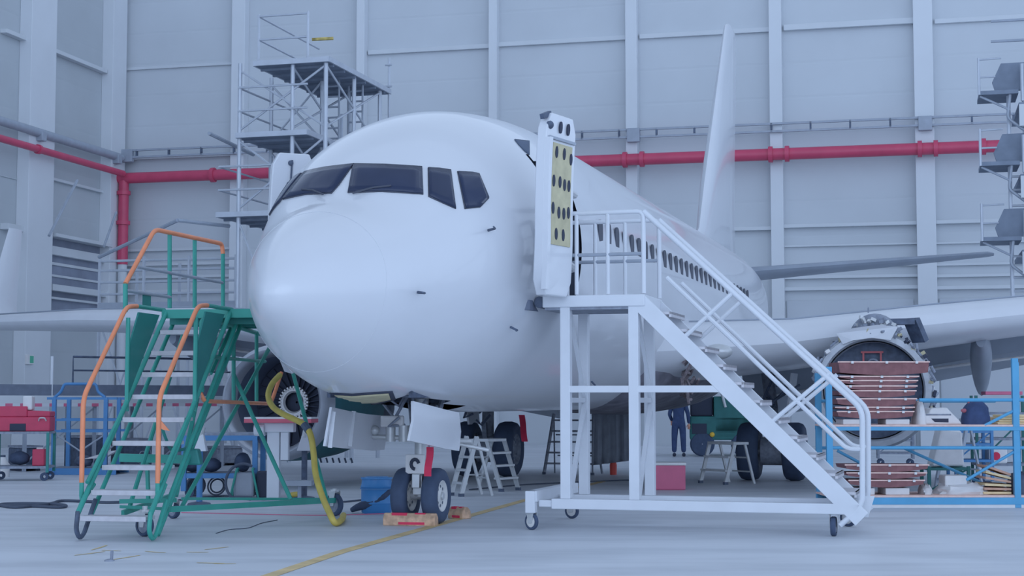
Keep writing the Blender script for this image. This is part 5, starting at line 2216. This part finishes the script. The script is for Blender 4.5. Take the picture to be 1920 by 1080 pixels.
# ------------------------------------------------------------------ scaffolds
def dock_level(fr, a0, a1, b0, b1, z, parent, rails=True, open_side=None, mt=None):
    m_ = MB()
    m_.box(fr, a0, a1, b0, b1, z - .1, z)
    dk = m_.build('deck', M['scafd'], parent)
    m_ = MB()
    m_.box(fr, a0 - .03, a1 + .03, b0 - .05, b0, z - .1, z + .03)
    m_.box(fr, a0 - .03, a1 + .03, b1, b1 + .05, z - .1, z + .03)
    m_.box(fr, a0 - .05, a0, b0, b1, z - .1, z + .03)
    m_.box(fr, a1, a1 + .05, b0, b1, z - .1, z + .03)
    m_.build('toe_board', M['scaf'], dk)
    m_ = MB()
    n = 6
    for i in range(n):
        b = b0 + (b1 - b0) * (i + .5) / n
        m_.box(fr, a0, a1, b - .03, b + .03, z - .16, z - .1)
    each(m_, 'joist', M['scafd'], dk)
    if rails:
        m_ = MB()
        for h in (.55, 1.1):
            m_.tube(fr(a0, b0, z + h), fr(a1, b0, z + h), .03, 6)
            m_.tube(fr(a0, b0, z + h), fr(a0, b1, z + h), .03, 6)
            m_.tube(fr(a1, b0, z + h), fr(a1, b1, z + h), .03, 6)
        for a in (a0, a1):
            for b in (b0, (b0 + b1) / 2, b1):
                m_.tube(fr(a, b, z), fr(a, b, z + 1.15), .032, 6)
        each(m_, 'guard_tube', M['scaf'], dk)
    return dk


# left tail dock: three levels seen from below
P0 = W(478, 117, 40.0)
DK = Frame((P0.x, P0.y, 0), 16)
sc = thing('tail_dock', DK, 'tall grey scaffold dock with three dark decks behind the cockpit', 'scaffold')
zA, zB_, zC = P0.z, W(440, 250, 40).z, W(400, 398, 40).z
aB = DK.inv(W(440, 248, 40)).x
aC = DK.inv(W(398, 398, 40)).x
dock_level(DK, 0, 2.0, 0, 4.4, zA, sc, rails=False)
dock_level(DK, aB, aB + 1.9, 0, 5.0, zB_, sc, rails=False)
dock_level(DK, aC, aC + 1.9, 0, 4.6, zC, sc, rails=False)
m_ = MB()
for z in (zA - .9, zA + .1, zA + .7):
    m_.tube(DK(1.9, 4.3, z), DK(2.1, 4.3, z), .03, 6)
m_.tube(DK(2.0, 4.35, zA - 1.4), DK(2.0, 4.35, zA + .9), .035, 6)
each(m_, 'end_guard', M['scaf'], sc)
m_ = MB()
# tower legs
for a in (aB + .02, 1.0, 1.9):
    for b in (.1, 2.0, 3.9):
        if a < .5 and b > 3:
            continue
        top = zA + .02
        m_.tube(DK(a, b, 0), DK(a, b, top), .055, 7)
each(m_, 'leg', M['scaf'], sc)
m_ = MB()
for z0, z1 in ((0.4, zC), (zC, zB_), (zB_, zA)):
    for a0, a1, b0, b1 in ((aB, 1.9, .1, .1), (1.9, 1.9, .1, 3.9), (1.0, 1.0, .1, 3.9), (aB, 1.0, 2.0, 2.0)):
        m_.tube(DK(a0, b0, z0 + .1), DK(a1, b1, z1 - .15), .03, 6)
        m_.tube(DK(a1, b1, z0 + .1), DK(a0, b0, z1 - .15), .03, 6)
each(m_, 'cross_brace', M['scaf'], sc)
m_ = MB()
for z, a0, a1 in ((zB_, aB, aB + 1.9), (zC, aC, aC + 1.9)):
    for h in (.6, 1.2):
        m_.tube(DK(a0, .05, z + h), DK(a1, .05, z + h), .028, 6)
        m_.tube(DK(a0, .05, z + h), DK(a0, 3.3, z + h), .028, 6)
for h in (.6, 1.2):
    m_.tube(DK(0.05, .1, zA + h), DK(1.4, .1, zA + h), .03, 6)
    m_.tube(DK(.05, .1, zA + h), DK(.05, 4.0, zA + h), .028, 6)
for a in (.05, 1.4):
    m_.tube(DK(a, .1, zA), DK(a, .1, zA + 1.25), .035, 6)
each(m_, 'guard_tube', M['scaf'], sc)
m_ = MB()
m_.tube(W(392, 250, 40), W(475, 290, 42.5), .05, 7)
m_.tube(W(333, 413, 40), W(430, 424, 41), .05, 7)
m_.tube(W(333, 413, 40), W(186, 482, 43), .05, 7)
m_.tube(W(640, 300, 41), W(640, 300, 41) + Vector((0, 0, 1.2)), .04, 6)
each(m_, 'outrigger_tube', M['grey'], sc)
m_ = MB()
m_.tube(W(585, 74, 40), W(625, 72, 40), .04, 6)
m_.build('warning_bar', mat('yellow_black_bar', (150, 146, 96), .6, noise=.5, scale=6), sc)
# ladders inside the tower
for a, b in ((1.2, 2.2), (1.55, 3.0)):
    m_ = MB()
    for s_ in (-.2, .2):
        m_.tube(DK(a + s_, b, zB_ - .5), DK(a + s_, b, zA - .1), .03, 6)
    for i in range(9):
        z = zB_ - .4 + i * .28
        m_.tube(DK(a - .2, b, z), DK(a + .2, b, z), .025, 6)
    m_.build('ladder', M['grey'], sc)
# lower left access dock with many guard rails behind the green stairs
pA = W(186, 560, 44.0)
LD = Frame((pA.x, pA.y, 0), 14)
ld = thing('access_dock', LD, 'grey railed access dock in the left corner behind the green stairs', 'scaffold')
Wd = LD.inv(W(470, 560, 44)).x
m_ = MB()
zz = [W(186, y, 44).z for y in (490, 508, 530, 552)]
for z in zz:
    m_.tube(LD(0, 0, z), LD(Wd, 0, z), .035, 6)
for a in (0, Wd * .33, Wd * .66, Wd):
    m_.tube(LD(a, 0, 0), LD(a, 0, zz[0] + .1), .05, 6)
    m_.tube(LD(a, 2.2, 0), LD(a, 2.2, zz[0] + .1), .05, 6)
each(m_, 'guard_tube', M['scaf'], ld)
m_ = MB()
z = W(186, 585, 44).z
m_.box(LD, 0, Wd, 0, 2.2, z - .1, z)
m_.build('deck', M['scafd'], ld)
MB().box(LD, 0, Wd, -.05, 0, z - .15, z + .25).build('toe_board', M['grey'], ld)
m_ = MB()
for k in range(3):
    a0, a1 = Wd * k / 3, Wd * (k + 1) / 3
    m_.tube(LD(a0, 0, .2), LD(a1, 0, z - .2), .03, 6)
    m_.tube(LD(a1, 0, .2), LD(a0, 0, z - .2), .03, 6)
each(m_, 'cross_brace', M['scaf'], ld)
# dark tubes that prop the dock against the left wall
m_ = MB()
m_.tube(W(145, 338, 52), W(92, 442, 50), .05, 6)
m_.tube(W(218, 398, 54), W(195, 462, 52), .04, 6)
each(m_, 'stay', M['grey'], ld)

# right edge dock
P1 = W(1836, 178, 40.0)
RD = Frame((P1.x, P1.y, 0), 14)
rd = thing('tail_dock', RD, 'tall white scaffold dock with dark flip-up decks at the right edge', 'scaffold')
WR = 2.6
zs_ = [W(1836, y, 40).z for y in (178, 311, 452)]
for i, z in enumerate(zs_):
    m_ = MB()
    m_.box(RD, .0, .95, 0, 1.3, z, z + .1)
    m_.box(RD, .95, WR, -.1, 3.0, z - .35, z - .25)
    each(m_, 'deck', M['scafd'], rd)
    m_ = MB()
    m_.prism([RD(.33, .2, z + .35), RD(.55, .2, z + .82), RD(WR, .2, z + .84), RD(WR, .2, z + .12), RD(.4, .2, z + .12)], RD.b * .1)
    m_.build('flip_up_panel', M['scafd'], rd)
    m_ = MB()
    m_.tube(RD(0, 0, z), RD(0, 0, z + .95), .035, 6)
    m_.tube(RD(0, 0, z + .9), RD(.55, 0, z + .92), .025, 6)
    m_.tube(RD(0, 0, z + .45), RD(.4, 0, z + .45), .025, 6)
    each(m_, 'guard_tube', M['scaf'], rd)
    m_ = MB()
    m_.tube(RD(.02, .1, z - .02), RD(.75, .1, z - .4), .03, 6)
    m_.path(fillet([RD(.75, .1, z), RD(.68, .1, z - .6), RD(1.1, .1, z - .95), RD(1.2, .1, z - .3)], .1, 3), .04, 6)
    each(m_, 'bracket', M['grey'], rd)
    m_ = MB()
    for a in (1.05, 1.25, 1.45, 1.7):
        m_.tube(RD(a, .0, z - .2), RD(a, .0, z + .75), .05, 6)
    each(m_, 'upright', M['scaf'], rd)
    m_ = MB()
    m_.box(RD, .95, WR, -.12, -.05, z - .85, z - .3)
    m_.build('white_panel', M['girt'], rd)
m_ = MB()
for a in (.72, 1.1, WR):
    m_.tube(RD(a, .3, 0), RD(a, .3, zs_[0]), .05, 6)
each(m_, 'leg', M['scaf'], rd)
m_ = MB()
for py in (330, 355, 385, 405, 480, 520, 545):
    z = W(1836, py, 40).z
    m_.tube(RD(.72, .3, z), RD(1.6, .3, z), .03, 6)
each(m_, 'rung', M['scaf'], rd)
m_ = MB()
for py in (40, 78):
    q = W(1858, py, 40)
    m_.tube(q, q + RD.a * 1.6, .035, 6)
each(m_, 'safety_bar', M['grey'], rd)

q = G(556, 934)
random.seed(41)
m_ = MB()
m_.ball((q.x, q.y, .05), .14, .1, .05, jit=.1)
tag(m_.build('yellow_rag', M['hose'], sm=50), 'yellow rag lying on the floor right of the pedestal table', 'rag')
